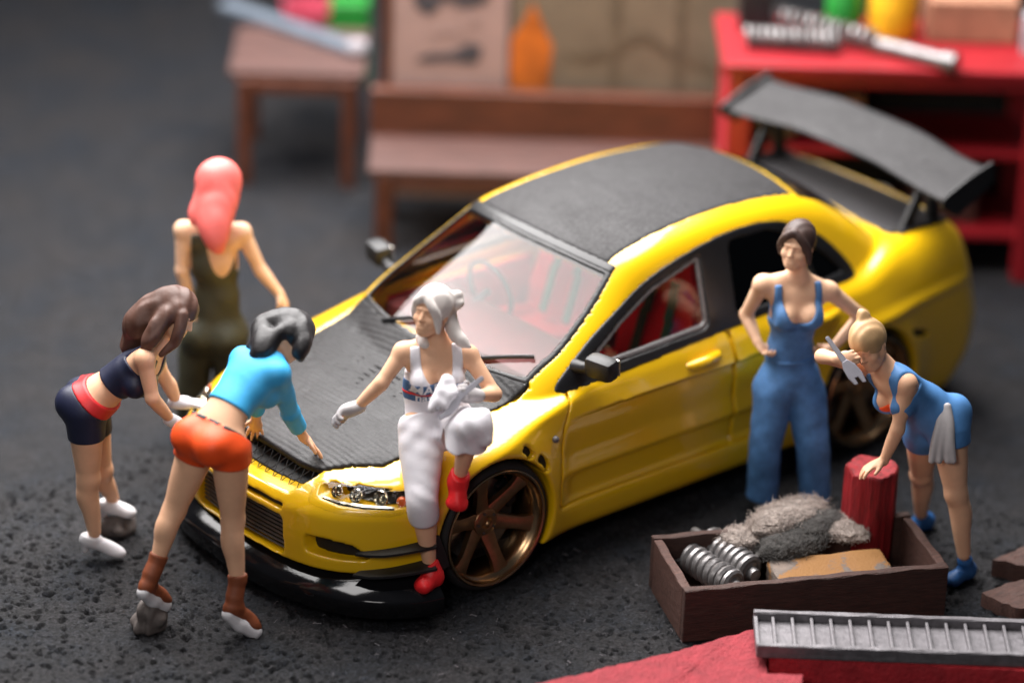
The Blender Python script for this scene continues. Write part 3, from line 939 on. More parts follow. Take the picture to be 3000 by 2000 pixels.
# joints of the six figures, in metres of the scene
JOINTS = {
 'A': {'pelvis': (1.3, 0.301, 0.997), 'hipL': (1.33, 0.221, 0.921), 'hipR': (1.261, 0.388, 0.953), 'kneeL': (1.44, 0.178, 0.604), 'ankleL': (1.55, 0.189, 0.364), 'heelL': (1.637, 0.206, 0.264), 'toeL': (1.499, 0.18, 0.127), 'kneeR': (1.245, 0.388, 0.579), 'ankleR': (1.269, 0.46, 0.271), 'heelR': (1.328, 0.475, 0.161), 'toeR': (1.203, 0.518, 0.029), 'waist': (1.208, 0.288, 1.104), 'chest': (1.022, 0.251, 1.237), 'neck': (0.907, 0.245, 1.309), 'head': (0.797, 0.248, 1.372), 'shL': (1.004, 0.134, 1.261), 'shR': (0.97, 0.376, 1.27), 'elR': (0.84, 0.304, 0.996), 'wrR': (0.737, 0.274, 0.824), 'tipR': (0.644, 0.295, 0.717), 'elL': (0.828, 0.022, 0.984), 'wrL': (0.769, -0.072, 0.794), 'tipL': (0.743, -0.11, 0.709)},
 'B': {'pelvis': (1.347, -0.653, 0.83), 'hipR': (1.418, -0.609, 0.813), 'hipL': (1.307, -0.738, 0.755), 'kneeR': (1.424, -0.587, 0.454), 'ankleR': (1.405, -0.571, 0.156), 'heelR': (1.437, -0.599, 0.109), 'toeR': (1.311, -0.489, 0.037), 'kneeL': (1.253, -0.73, 0.392), 'ankleL': (1.167, -0.761, 0.194), 'heelL': (1.198, -0.788, 0.148), 'toeL': (1.106, -0.681, 0.119), 'waist': (1.297, -0.609, 0.902), 'chest': (1.161, -0.517, 1.031), 'neck': (1.089, -0.468, 1.138), 'head': (1.006, -0.409, 1.303), 'shR': (1.217, -0.38, 1.131), 'shL': (1.016, -0.576, 0.963), 'elR': (1.213, -0.324, 0.937), 'wrR': (1.08, -0.354, 0.767), 'tipR': (0.962, -0.357, 0.671), 'elL': (0.945, -0.567, 0.845), 'wrL': (0.903, -0.557, 0.735), 'tipL': (0.798, -0.493, 0.727)},
 'C': {'pelvis': (0.11, -1.341, 0.663), 'hipL': (0.17, -1.394, 0.583), 'hipR': (0.054, -1.293, 0.602), 'kneeL': (0.211, -1.403, 0.307), 'ankleL': (0.212, -1.43, 0.036), 'kneeR': (0.063, -1.274, 0.328), 'ankleR': (0.059, -1.297, 0.062), 'heelL': (0.228, -1.404, 0.024), 'toeL': (0.124, -1.539, 0.001), 'heelR': (0.077, -1.272, 0.045), 'toeR': (-0.038, -1.398, 0.028), 'waist': (0.099, -1.332, 0.829), 'chest': (0.112, -1.343, 1.093), 'neck': (0.112, -1.343, 1.23), 'head': (0.087, -1.321, 1.454), 'shL': (0.243, -1.43, 1.213), 'shR': (-0.014, -1.259, 1.195), 'elL': (0.267, -1.412, 0.99), 'wrL': (0.23, -1.379, 0.783), 'tipL': (0.156, -1.381, 0.622), 'elR': (-0.087, -1.196, 0.981), 'wrR': (-0.149, -1.116, 0.862), 'tipR': (-0.175, -1.066, 0.776)},
 'D': {'pelvis': (0.268, 0.732, 0.958), 'hipR': (0.363, 0.715, 0.92), 'hipL': (0.236, 0.826, 0.938), 'kneeR': (0.483, 0.89, 0.65), 'ankleR': (0.426, 0.885, 0.3), 'heelR': (0.404, 0.918, 0.225), 'toeR': (0.521, 0.939, 0.205), 'kneeL': (0.346, 1.088, 1.098), 'ankleL': (0.327, 0.986, 0.802), 'heelL': (0.32, 0.952, 0.748), 'toeL': (0.368, 1.016, 0.631), 'waist': (0.277, 0.671, 1.077), 'chest': (0.256, 0.69, 1.235), 'neck': (0.246, 0.684, 1.347), 'head': (0.29, 0.699, 1.53), 'shR': (0.393, 0.61, 1.313), 'shL': (0.13, 0.786, 1.29), 'elR': (0.514, 0.597, 1.175), 'wrR': (0.604, 0.518, 1.04), 'tipR': (0.717, 0.473, 1.01), 'elL': (0.089, 0.941, 1.128), 'wrL': (0.23, 0.964, 1.171), 'tipL': (0.328, 0.945, 1.205)},
 'E': {'pelvis': (-1.763, 1.117, 0.741), 'hipR': (-1.695, 1.084, 0.673), 'hipL': (-1.832, 1.177, 0.657), 'kneeR': (-1.651, 1.086, 0.397), 'ankleR': (-1.689, 1.053, 0.079), 'heelR': (-1.712, 1.033, 0.03), 'toeR': (-1.613, 1.119, 0.036), 'kneeL': (-1.844, 1.241, 0.389), 'ankleL': (-1.899, 1.236, 0.077), 'heelL': (-1.923, 1.217, 0.031), 'toeL': (-1.831, 1.309, 0.037), 'waist': (-1.759, 1.114, 0.926), 'chest': (-1.764, 1.118, 1.196), 'neck': (-1.786, 1.11, 1.31), 'head': (-1.735, 1.133, 1.516), 'shR': (-1.614, 1.027, 1.296), 'shL': (-1.921, 1.202, 1.239), 'elR': (-1.63, 0.908, 1.078), 'wrR': (-1.609, 1.023, 0.971), 'tipR': (-1.621, 1.086, 0.917), 'elL': (-2.115, 1.265, 1.068), 'wrL': (-1.927, 1.26, 0.947), 'tipL': (-1.834, 1.245, 0.918)},
 'F': {'pelvis': (-1.863, 2.024, 0.875), 'hipL': (-1.881, 2.119, 0.828), 'hipR': (-1.888, 1.953, 0.76), 'kneeL': (-1.887, 2.204, 0.503), 'ankleL': (-1.931, 2.256, 0.166), 'heelL': (-2.007, 2.242, 0.04), 'toeL': (-1.859, 2.244, 0.03), 'kneeR': (-2.031, 1.838, 0.417), 'ankleR': (-2.166, 1.744, 0.109), 'heelR': (-2.238, 1.737, 0.035), 'toeR': (-2.145, 1.717, 0.028), 'waist': (-1.815, 1.996, 0.943), 'chest': (-1.666, 1.945, 1.074), 'neck': (-1.613, 1.912, 1.16), 'head': (-1.521, 1.872, 1.295), 'shL': (-1.627, 2.043, 1.118), 'shR': (-1.639, 1.802, 1.11), 'elL': (-1.594, 2.041, 0.882), 'wrL': (-1.567, 1.992, 0.694), 'tipL': (-1.462, 1.953, 0.662), 'elR': (-1.366, 1.709, 1.216), 'wrR': (-1.325, 1.847, 1.265), 'tipR': (-1.34, 1.899, 1.285)},
}
# ---------------------------------------------------------------- people: implicit bodies built on joints
def vec(*a): return np.array(a, float)
def unit(v): return v / (np.linalg.norm(v) + 1e-9)
def lerp(a, b, t): return a + (b - a) * t

class Grid3:
    def __init__(s, lo, hi, h):
        s.h = h; s.lo = np.asarray(lo, float)
        s.n = np.ceil((np.asarray(hi) - s.lo) / h).astype(int) + 1
        s.ax = [(s.lo[i] + np.arange(s.n[i]) * h).astype(f32) for i in range(3)]
    def new(s, v=.25): return np.full(tuple(s.n), v, f32)
    def sl(s, lo, hi):
        r = []
        for i in range(3):
            a = int(max(0, math.floor((lo[i] - s.lo[i]) / s.h))); b = int(min(s.n[i], math.ceil((hi[i] - s.lo[i]) / s.h) + 1))
            r.append(slice(a, max(a, b)))
        return tuple(r)
    def xyz(s, sl=None):
        if sl is None: sl = (slice(None),) * 3
        return s.ax[0][sl[0]][:, None, None], s.ax[1][sl[1]][None, :, None], s.ax[2][sl[2]][None, None, :]

def d_cone(x, y, z, a, b, ra, rb):
    """round cone, approximated by a capsule of linearly varying radius"""
    d = b - a; L2 = float(d @ d) + 1e-12
    px, py, pz = x - f32(a[0]), y - f32(a[1]), z - f32(a[2])
    t = np.clip((px * f32(d[0]) + py * f32(d[1]) + pz * f32(d[2])) / f32(L2), 0, 1)
    qx, qy, qz = px - t * f32(d[0]), py - t * f32(d[1]), pz - t * f32(d[2])
    return np.sqrt(qx * qx + qy * qy + qz * qz) - (f32(ra) + t * f32(rb - ra))

def d_ell(x, y, z, c, R, r):
    """ellipsoid with axes R (rows) and radii r"""
    px, py, pz = x - f32(c[0]), y - f32(c[1]), z - f32(c[2])
    k0 = 0; k1 = 0
    for i in range(3):
        u = px * f32(R[i][0]) + py * f32(R[i][1]) + pz * f32(R[i][2])
        k0 = k0 + (u / f32(r[i])) ** 2; k1 = k1 + (u / f32(r[i] ** 2)) ** 2
    k0 = np.sqrt(k0); k1 = np.sqrt(k1) + f32(1e-6)
    return k0 * (k0 - 1) / k1

class Fld:
    def __init__(s, g): s.g = g; s.F = g.new()
    def cone(s, a, b, ra, rb, k=.02):
        m = max(ra, rb) + max(k, .012) + .02
        sl = s.g.sl(np.minimum(a, b) - m, np.maximum(a, b) + m)
        d = d_cone(*s.g.xyz(sl), a, b, ra, rb); s.F[sl] = smin(s.F[sl], d, k) if k > 0 else np.minimum(s.F[sl], d)
        return s
    def chain(s, pts, rs, k=.02, sub=10):
        if len(pts) > 2 and sub > 1:      # resample along a smooth curve so the radii flow
            q = spline([np.append(p, r) for p, r in zip(pts, rs)], sub, closed=False)
            pts, rs = list(q[:, :3]), list(q[:, 3])
        m = max(rs) + max(k, .012) + .02
        A = np.array(pts); sl = s.g.sl(A.min(0) - m, A.max(0) + m)
        x, y, z = s.g.xyz(sl); D = np.full(s.F[sl].shape, .25, f32)
        for i in range(len(pts) - 1):
            a, b = np.asarray(pts[i]), np.asarray(pts[i + 1]); mm = max(rs[i], rs[i + 1]) + max(k, .012) + .02
            s2 = s.g.sl(np.minimum(a, b) - mm, np.maximum(a, b) + mm)
            s2 = tuple(slice(max(u.start, v.start), min(u.stop, v.stop)) for u, v in zip(s2, sl))
            r_ = tuple(slice(u.start - v.start, u.stop - v.start) for u, v in zip(s2, sl))
            d = d_cone(*s.g.xyz(s2), a, b, rs[i], rs[i + 1]); D[r_] = np.minimum(D[r_], d)
        s.F[sl] = smin(s.F[sl], D, k) if k > 0 else np.minimum(s.F[sl], D)
        return s
    def ell(s, c, R, r, k=.02):
        m = max(r) + max(k, .012) + .02
        sl = s.g.sl(c - m, c + m)
        d = d_ell(*s.g.xyz(sl), c, R, r); s.F[sl] = smin(s.F[sl], d, k) if k > 0 else np.minimum(s.F[sl], d)
        return s
    def ball(s, c, r, k=.02): return s.cone(c, c + 1e-4, r, r, k)
    def cut_ball(s, c, r, k=.01):
        m = r + k + .02; sl = s.g.sl(c - m, c + m)
        d = d_cone(*s.g.xyz(sl), c, c + 1e-4, r, r); s.F[sl] = smax(s.F[sl], -d, k); return s
    def cut_cone(s, a, b, ra, rb, k=.006):
        m = max(ra, rb) + k + .02; sl = s.g.sl(np.minimum(a, b) - m, np.maximum(a, b) + m)
        d = d_cone(*s.g.xyz(sl), a, b, ra, rb); s.F[sl] = smax(s.F[sl], -d, k); return s
    def join(s, G, k=.02): s.F = smin(s.F, G, k); return s

def creases(g, c, d, spacing, amp, R, twist=6.0):
    """a fan of cloth creases round a point, running across direction d"""
    x, y, z = g.xyz(); d = unit(d)
    px, py, pz = x - f32(c[0]), y - f32(c[1]), z - f32(c[2])
    s_ = px * f32(d[0]) + py * f32(d[1]) + pz * f32(d[2])
    r2 = px * px + py * py + pz * pz
    w = np.sin(twist * (px * f32(d[1]) - py * f32(d[0])) + f32(3) * pz)
    return f32(amp) * np.sin(s_ * f32(6.28 / spacing) + w) * np.exp(-r2 / f32(R * R))

def plane(g, p, n):
    x, y, z = g.xyz()
    n = unit(n)
    return (x - f32(p[0])) * f32(n[0]) + (y - f32(p[1])) * f32(n[1]) + (z - f32(p[2])) * f32(n[2])

def folds(g, amp, freq, seed, dirs=6):
    r = np.random.default_rng(seed); x, y, z = g.xyz(); o = 0
    for _ in range(dirs):
        d = r.normal(size=3); d = d / np.linalg.norm(d) * freq * r.uniform(.5, 1.6)
        o = o + np.sin(x * f32(d[0]) + y * f32(d[1]) + z * f32(d[2]) + f32(r.uniform(0, 6.28)))
    return o * f32(amp / dirs ** .5)

class Person:
    def __init__(s, J, label, head_dir, head_up=None, h=.0052, pad=.20, scale=1.0, legs=(1, 1), lean=None):
        s.J = J = {k: np.array(v, float) for k, v in J.items()}
        P = np.array(list(J.values()))
        s.g = Grid3(P.min(0) - pad, P.max(0) + pad, h); s.sc = scale
        s.o = tag(bpy.data.objects.new("person", None), label, "person")
        COL.objects.link(s.o); s.o.empty_display_size = .1
        base = (J['ankleL'] + J['ankleR']) / 2
        s.base = vec(base[0], base[1], 0); s.o.location = s.base
        s.up = unit(J['chest'] - J['pelvis']); s.upp = unit(J['waist'] - J['pelvis'])
        la = unit(J['shL'] - J['shR']); la = unit(la - s.up * (la @ s.up)); s.la = la; s.fw = np.cross(la, s.up)
        lh = unit(J['hipL'] - J['hipR']); lh = unit(lh - s.upp * (lh @ s.upp)); s.lh = lh; s.fh = np.cross(lh, s.upp)
        s.hf = unit(head_dir); hu = s.up if head_up is None else head_up
        s.hu = unit(hu - s.hf * (hu @ s.hf)); s.hl = np.cross(s.hu, s.hf)
        if s.hl @ s.la < -.8: pass
        s.R = np.array([s.la, s.fw, s.up]); s.Rh = np.array([s.lh, s.fh, s.upp]); s.RH = np.array([s.hl, s.hf, s.hu])
        s.body()
    def body(s):
        J, g = s.J, s.g
        T = Fld(g)
        T.ell(J['pelvis'] + s.upp * .015, s.Rh, (.150, .098, .125), .05)
        T.ell(J['waist'], np.array([unit(s.lh + s.la), unit(s.fh + s.fw), s.up]), (.112, .082, .13), .06)
        rib = lerp(J['waist'], J['chest'], .75)
        T.ell(rib + s.fw * .005, s.R, (.128, .092, .15), .05)
        T.cone(lerp(J['chest'], J['shL'], .62) + s.fw * .0, lerp(J['chest'], J['shR'], .62), .060, .060, .05)
        for sg in (1, -1):
            T.ball(J['pelvis'] - s.fh * .058 + s.lh * sg * .070 - s.upp * .045, .085, .045)
            T.ball(J['chest'] + s.fw * .082 + s.la * sg * .066 - s.up * .052, .060, .028)
        for q in 'LR':
            T.cone(J['neck'] + s.up * .02, lerp(J['neck'], J['sh' + q], .85), .036, .040, .04)
        s.T = T.F
        s.leg = {}; s.arm = {}
        for q in 'LR':
            L = Fld(g); hp, kn, an = J['hip' + q], J['knee' + q], J['ankle' + q]
            mid = lerp(hp, kn, .45)
            bk = np.cross(kn - hp, s.lh); bk = unit(bk)
            if bk @ s.fh > 0: bk = -bk
            L.chain([hp, mid, kn], [.094, .080, .054], .02)
            L.ball(kn - bk * .008, .051, .012)
            cm = lerp(kn, an, .32) + bk * .014
            L.chain([kn, cm, lerp(kn, an, .62) + bk * .004, an], [.051, .057, .046, .034], .03)
            s.leg[q] = L.F
            A = Fld(g); sh, el, wr = J['sh' + q], J['el' + q], J['wr' + q]
            A.ball(sh, .050, .03)
            A.chain([sh, lerp(sh, el, .4), el], [.045, .040, .033], .02)
            A.chain([el, lerp(el, wr, .3), wr], [.033, .035, .023], .02)
            s.arm[q] = A.F
        B = Fld(g); B.F = s.T.copy()
        lg = smin(s.leg['L'], s.leg['R'], .012)
        B.join(lg, .045)
        s.TL = B.F.copy()
        B.join(smin(s.arm['L'], s.arm['R'], .008), .022)
        B.cone(lerp(J['neck'], J['chest'], .15), lerp(J['neck'], J['head'], .62), .050, .046, .03)
        H = s.head(); B.join(H, .014)
        s.B = B
    def head(s):
        g = s.g; c = s.J['head']; f, u, l = s.hf, s.hu, s.hl
        H = Fld(g); k = s.sc
        def P(a, b, d): return c + (l * a + f * b + u * d) * k
        H.ell(P(0, -.008, .028), s.RH, tuple(np.array((.074, .092, .090)) * k), .02)
        H.ell(P(0, .022, -.040), s.RH, tuple(np.array((.056, .066, .072)) * k), .03)
        H.ball(P(0, .056, -.092), .019 * k, .03)
        for sg in (1, -1):
            H.cone(P(sg * .055, .0, -.05), P(sg * .014, .056, -.090), .019 * k, .016 * k, .03)
            H.ball(P(sg * .038, .056, -.034), .024 * k, .02)
            H.cut_ball(P(sg * .031, .097, .001), .0150 * k, .014)
            H.ell(P(sg * .030, .072, .000), s.RH, tuple(np.array((.015, .011, .010)) * k), .006)
            H.ell(P(sg * .074, -.006, -.008), s.RH, tuple(np.array((.010, .020, .030)) * k), .006)
            H.cone(P(sg * .012, .086, .020), P(sg * .046, .073, .018), .0075 * k, .006 * k, .012)
        H.cone(P(0, .083, .006), P(0, .099, -.030), .0075 * k, .0098 * k, .010)
        for sg in (1, -1): H.ball(P(sg * .009, .091, -.033), .0072 * k, .006)
        H.cone(P(-.017, .080, -.058), P(.017, .080, -.058), .0085 * k, .0085 * k, .008)
        H.cone(P(-.014, .079, -.072), P(.014, .079, -.072), .0095 * k, .0095 * k, .008)
        H.cut_cone(P(-.021, .091, -.065), P(.021, .091, -.065), .0032 * k, .0032 * k, .003)
        return H.F
    def P(s, a, b, d): return s.J['head'] + (s.hl * a + s.hf * b + s.hu * d) * s.sc
    def hand(s, q, pn, curl=.5, spread=.10, thumb_out=.7, size=1.0, target=None):
        """palm, four fingers and a thumb; pn: direction the palm faces"""
        F = target or s.B; J = s.J
        wr, tip = J['wr' + q], J['tip' + q]
        d = unit(tip - wr); pn = unit(pn - d * (pn @ d)); sd = np.cross(d, pn)
        # thumb side: for the left hand with palm down (pn=-z) pointing forward the thumb is to the right
        sg = 1 if q == 'R' else -1
        th = -np.cross(d, pn) * sg
        k = size
        R = np.array([th, pn, d])
        F.cone(wr, wr + d * .03 * k, .023 * k, .024 * k, .015)
        F.ell(wr + d * .052 * k, R, tuple(np.array((.038, .018, .046)) * k), .014)
        for i, (off, ln, fr) in enumerate(((.027, .068, .0098), (.009, .076, .0102), (-.009, .070, .0098), (-.026, .054, .0088))):
            a0 = wr + d * (.088 - .006 * abs(i - 1)) * k + th * off * k
            dd = unit(d + th * (off / .027) * spread)
            p = [a0]; ang = 0
            for sgm, L in enumerate((.45, .32, .23)):
                ang += curl * (.75 if sgm == 0 else 1.0) * (1 + .12 * i)
                v = dd * math.cos(ang) + pn * math.sin(ang)
                p.append(p[-1] + v * ln * L * k)
            F.chain(p, [fr * k, fr * k, fr * .95 * k, fr * .82 * k], .004, 1)
        t0 = wr + d * .030 * k + th * .026 * k
        t1 = t0 + (d * .55 + th * thumb_out + pn * .25) * .040 * k
        t2 = t1 + unit(d * .9 + th * thumb_out * .45 + pn * (.25 + curl * .5)) * .032 * k
        F.chain([t0, t1, t2], [.014 * k, .0112 * k, .0092 * k], .010)
    def emit(s, name, F, mat, rl=1, label=None, sub=None):
        # crop to what is inside
        ins = np.argwhere(F < 0)
        if len(ins) == 0: return None
        a = np.maximum(ins.min(0) - 3, 0); b = np.minimum(ins.max(0) + 4, s.g.n)
        Fc = F[a[0]:b[0], a[1]:b[1], a[2]:b[2]]
        V, Q = surface_nets(Fc, s.g.lo + a * s.g.h, s.g.h)
        if rl: V = relax(V, Q, rl, .4)
        o = mesh_obj(name, V - s.base, Q, mat, sub or s.o)
        if label: o["label"] = label
        return o
    # torso coordinates (lateral, forward, up) measured from the chest joint
    def tc(s):
        c = s.J['chest']
        return plane(s.g, c, s.la), plane(s.g, c, s.fw), plane(s.g, c, s.up)
    def leg_t(s, q, which='thigh'):
        a, b = (s.J['hip' + q], s.J['knee' + q]) if which == 'thigh' else (s.J['knee' + q], s.J['ankle' + q])
        return plane(s.g, a, b - a), float(np.linalg.norm(b - a))
    def arm_t(s, q, which='upper'):
        a, b = (s.J['sh' + q], s.J['el' + q]) if which == 'upper' else (s.J['el' + q], s.J['wr' + q])
        return plane(s.g, a, b - a), float(np.linalg.norm(b - a))
    def shoe(s, q, h=.046, w=.040, sole=.0, top=.05, heel=0.0, extra=0.0):
        """closed shoe round heel and toe joints (the joints lie on the sole's centre line)"""
        J = s.J; F = Fld(s.g)
        hl, te, an = J['heel' + q], J['toe' + q], J['ankle' + q]
        d = unit(te - hl); up = unit(an - hl - d * ((an - hl) @ d) + vec(0, 0, .02)); sd = np.cross(d, up)
        R = np.array([sd, up, d]); L = np.linalg.norm(te - hl)
        F.ell(hl + d * .012 + up * .006, R, (w * .84, h * .80, .045), .02)
        F.ell(lerp(hl, te, .45) + up * .006, R, (w * .86, h * .66, L * .42), .03)
        F.ell(lerp(hl, te, .86) + up * .0, R, (w * 1.02, h * .58, L * .30), .03)
        F.cone(hl + up * .02 + d * .02, lerp(hl, an, .55 + extra) + d * .008, w * .86, w * .90, .03)
        cutp = plane(s.g, hl - up * h * .62, -up)
        F.F = smax(F.F, cutp, .008)
        return F, (hl, te, d, up, sd, R, L)
# ---------------------------------------------------------------- the six painted figures
SIDE, RISE, NEAR = vec(-.763, .646, .032), vec(-.249, -.338, .907), vec(.597, .684, .419)
def wd(r, u, b): return unit(SIDE * r + RISE * u + NEAR * b)
def wo(r, u, b): return SIDE * r + RISE * u + NEAR * b

M['skin'] = paint("skin_paint", (.80, .46, .285), .52, var=.05, vscale=14, bscale=70, bstr=.05, spec=.35)
M['skin_pale'] = paint("skin_paint_pale", (.84, .52, .335), .52, var=.05, vscale=14, bscale=70, bstr=.05, spec=.35)
M['skin_tan'] = paint("skin_paint_tan", (.60, .30, .155), .5, var=.05, vscale=14, bscale=70, bstr=.05, spec=.35)
M['shirt_blue'] = paint("sky_blue_cloth", (.045, .42, .80), .6, var=.08, vscale=10, bscale=40, bstr=.15, bdist=.006)
M['orange'] = paint("orange_cloth", (.90, .085, .008), .55, var=.06, vscale=10, bscale=40, bstr=.12, bdist=.006)
M['sock'] = paint("brown_sock", (.22, .055, .018), .6, var=.15, vscale=14, bscale=40, bstr=.2)
M['white_paint'] = paint("white_rubber", (.74, .72, .74), .5, var=.05, vscale=20, bscale=60, bstr=.12)
M['navy'] = paint("navy_cloth", (.012, .015, .042), .5, var=.2, vscale=10, bscale=40, bstr=.15)
M['red_cloth'] = paint("red_cloth", (.60, .018, .022), .5, var=.1, vscale=10)
M['red_shoe'] = paint("red_shoe", (.80, .016, .02), .48, var=.1, vscale=16, bscale=45, bstr=.35, bdist=.008)
M['white_cloth'] = paint("white_cloth", (.82, .79, .83), .6, var=.04, vscale=7, bscale=30, bstr=.15, bdist=.008)
M['grey_glove'] = paint("grey_glove", (.46, .43, .43), .55, var=.06, vscale=14, bscale=40, bstr=.15)
M['olive'] = paint("olive_cloth", (.052, .050, .028), .6, var=.2, vscale=8, bscale=40, bstr=.2)
M['denim'] = paint("denim_cloth", (.075, .195, .42), .65, var=.38, vscale=7, bscale=50, bstr=.25)
M['blue_dress'] = paint("blue_cloth", (.075, .225, .50), .6, var=.12, vscale=9, bscale=40, bstr=.15)
M['blue_shoe'] = paint("blue_shoe", (.030, .13, .36), .5, var=.12, vscale=9)
M['hair_black'] = paint("black_hair", (.016, .014, .015), .48, var=.25, vscale=18, bscale=30, bstr=.35, bdist=.008)
M['hair_brown'] = paint("brown_hair", (.095, .042, .028), .55, var=.2, vscale=12, bscale=30, bstr=.25, bdist=.008)
M['hair_pink'] = paint("pink_hair", (.86, .16, .14), .5, var=.08, vscale=8, bscale=25, bstr=.15)
M['hair_white'] = paint("white_hair", (.72, .66, .62), .55, var=.06, vscale=12, bscale=30, bstr=.2)
M['hair_short'] = paint("dark_brown_hair", (.060, .034, .028), .55, var=.2, vscale=12, bscale=30, bstr=.2)
M['hair_blond'] = paint("blond_hair", (.50, .31, .15), .55, var=.12, vscale=12, bscale=30, bstr=.25)
M['tool_grey'] = paint("tool_grey", (.34, .33, .37), .4, metal=.25, var=.1, vscale=14, bscale=40, bstr=.15)
M['band_blue'] = paint("band_blue", (.045, .115, .25), .6, var=.15, vscale=20)
M['clay'] = paint("clay_lump", (.12, .10, .092), .7, var=.3, vscale=9, bscale=25, bstr=.5, bdist=.01)
M['black_cloth'] = paint("black_cloth", (.010, .010, .012), .55, var=.2)

def hair_cap(p, grow=.0, face=(0, .088, -.030), fr=(.060, .062, .078), extra=None):
    H = Fld(p.g)
    H.ell(p.P(0, -.012, .034), p.RH, tuple(np.array((.084 + grow, .103 + grow, .098 + grow)) * p.sc), .02)
    c = p.P(*face); m = .12
    sl = p.g.sl(c - m, c + m)
    d = d_ell(*p.g.xyz(sl), c, p.RH, tuple(np.array(fr) * p.sc))
    H.F[sl] = smax(H.F[sl], -d, .012)
    return H

def strands(p, H, amp, freq, along=None):
    g = p.g; x, y, z = g.xyz(); c = p.J['head']
    a = plane(g, c, p.hl if along is None else along)
    b = plane(g, c, p.hf); u = plane(g, c, p.hu)
    H.F = H.F + amp * (np.sin(a * freq + 6 * np.sin(b * 14) + 2.2 * np.sin(u * 21)) + .6 * np.sin(b * freq * .8 + 3 * u * 12))
    return H

def arms_min(p): return smin(p.arm['L'], p.arm['R'], .01)
def legs_min(p, k=.014): return smin(p.leg['L'], p.leg['R'], k)

# ======== A: orange shorts, sky blue crop top, seen from behind
p = Person(JOINTS['A'], "person in orange shorts and sky blue crop top leaning both hands on the bonnet", wd(.75, -.60, .05), wd(.6, .75, -.2))
p.hand('R', vec(.1, 0, -1), .16, .55, .8, .92); p.hand('L', vec(.1, 0, -1), .2, .4, .8, .92)
J = p.J; g = p.g
p.emit("body", p.B.F, M['skin'])
top = smin(p.T, arms_min(p), .03) - .010 + folds(g, .0026, 34, 3)
reg = np.maximum(plane(g, lerp(J['waist'], J['chest'], .10), -p.up), plane(g, lerp(J['neck'], J['head'], .10), p.up))
sl_ = []
for q in 'LR':
    t, L = p.arm_t(q, 'lower'); a = np.maximum(p.arm[q] - .012, t - L * .62); sl_.append(np.maximum(a, -t - .02))
    tu, Lu = p.arm_t(q, 'upper'); a2 = np.maximum(p.arm[q] - .012, tu - Lu); sl_.append(a2)
tt_, Lt_ = p.arm_t('R', 'upper')
core = smax(smin(p.T, p.arm['L'] + .9, .02) - .011 + folds(g, .0022, 34, 3), reg, .008)
sleeve = smin(smin(sl_[0], sl_[1], .01), smin(sl_[2], sl_[3], .01), .01) + folds(g, .0022, 45, 5)
p.emit("crop_top", smin(core, sleeve, .03), M['shirt_blue'])
sh = smin(p.T, legs_min(p, .008), .035) - .012
cuts = plane(g, lerp(J['pelvis'], J['waist'], .48), p.upp)
for q in 'LR':
    t, L = p.leg_t(q); 
tL, LL = p.leg_t('L'); tR, LR_ = p.leg_t('R')
lowcut = np.minimum(np.maximum(tL - LL * .20, -plane(g, J['pelvis'], p.lh)), np.maximum(tR - LR_ * .20, plane(g, J['pelvis'], p.lh)))
lowcut = np.maximum(np.where(plane(g, J['pelvis'], p.lh) > 0, tL - LL * .18, tR - LR_ * .18), -1)
so = p.emit("shorts", smax(smax(sh + folds(g, .0018, 40, 9), cuts, .008), lowcut.astype(f32), .010), M['orange'])
# belt seen between the loops
bz = plane(g, lerp(J['pelvis'], J['waist'], .50), p.upp); ang = plane(g, J['pelvis'], p.lh)
belt = smax(np.maximum(p.T - .014, np.abs(bz + .008) - .009), -(np.abs(np.sin(ang * 38)) - .35) * .03, .003)
p.emit("belt", belt.astype(f32), M['black_cloth'])
H = hair_cap(p, .004, (0, .085, -.055), (.056, .060, .066))
H.chain([p.P(0, -.075, .02), p.P(.0, -.125, -.045), J['neck'] - p.fw * .075 - p.up * .0, J['neck'] - p.fw * .085 - p.up * .055], [.075, .062, .062, .040], .03)
H.chain([J['neck'] - p.fw * .07 + p.la * .02, J['neck'] - p.fw * .05 + p.la * .09 - p.up * .03], [.05, .026], .03)
H.chain([p.P(-.05, .03, .06), p.P(-.085, .075, .0), p.P(-.080, .090, -.045), p.P(-.05, .105, -.06)], [.042, .044, .038, .022], .04)
H.chain([p.P(-.082, -.03, .0), p.P(-.088, -.05, -.07), p.P(-.07, -.05, -.12)], [.034, .030, .018], .04)
H.ball(p.P(-.045, .02, .02), .058, .03)
strands(p, H, .0015, 130)
p.emit("hair", H.F, M['hair_black'])
for q in 'LR':
    an, kn, hl, te = J['ankle' + q], J['knee' + q], J['heel' + q], J['toe' + q]
    F, (a0, a1, d, up, sd, R, L) = p.shoe(q, .062, .040, extra=.2)
    F.chain([lerp(an, kn, .10), lerp(an, kn, .03), lerp(an, hl, .5)], [.043, .042, .041], .02)
    F.cone(lerp(an, kn, .09), lerp(an, kn, .05), .047, .046, .01)
    cutk = plane(g, lerp(an, kn, .14), kn - an)
    bt = p.emit("sock", smax(F.F, cutk, .006) + folds(g, .002, 60, 21), M['sock'])
    S = Fld(g)
    S.cone(a0 - up * .030 + d * .012, lerp(a0, a1, .55) - up * .030, .036, .034, .02); S.cone(lerp(a0, a1, .55) - up * .030, a1 - up * .022, .036, .042, .02)
    S.F = smax(S.F, plane(g, a0 - up * .006, up - d * .14), .01)
    p.emit("shoe", S.F + folds(g, .002, 50, 22), M['white_paint'])
personA = p

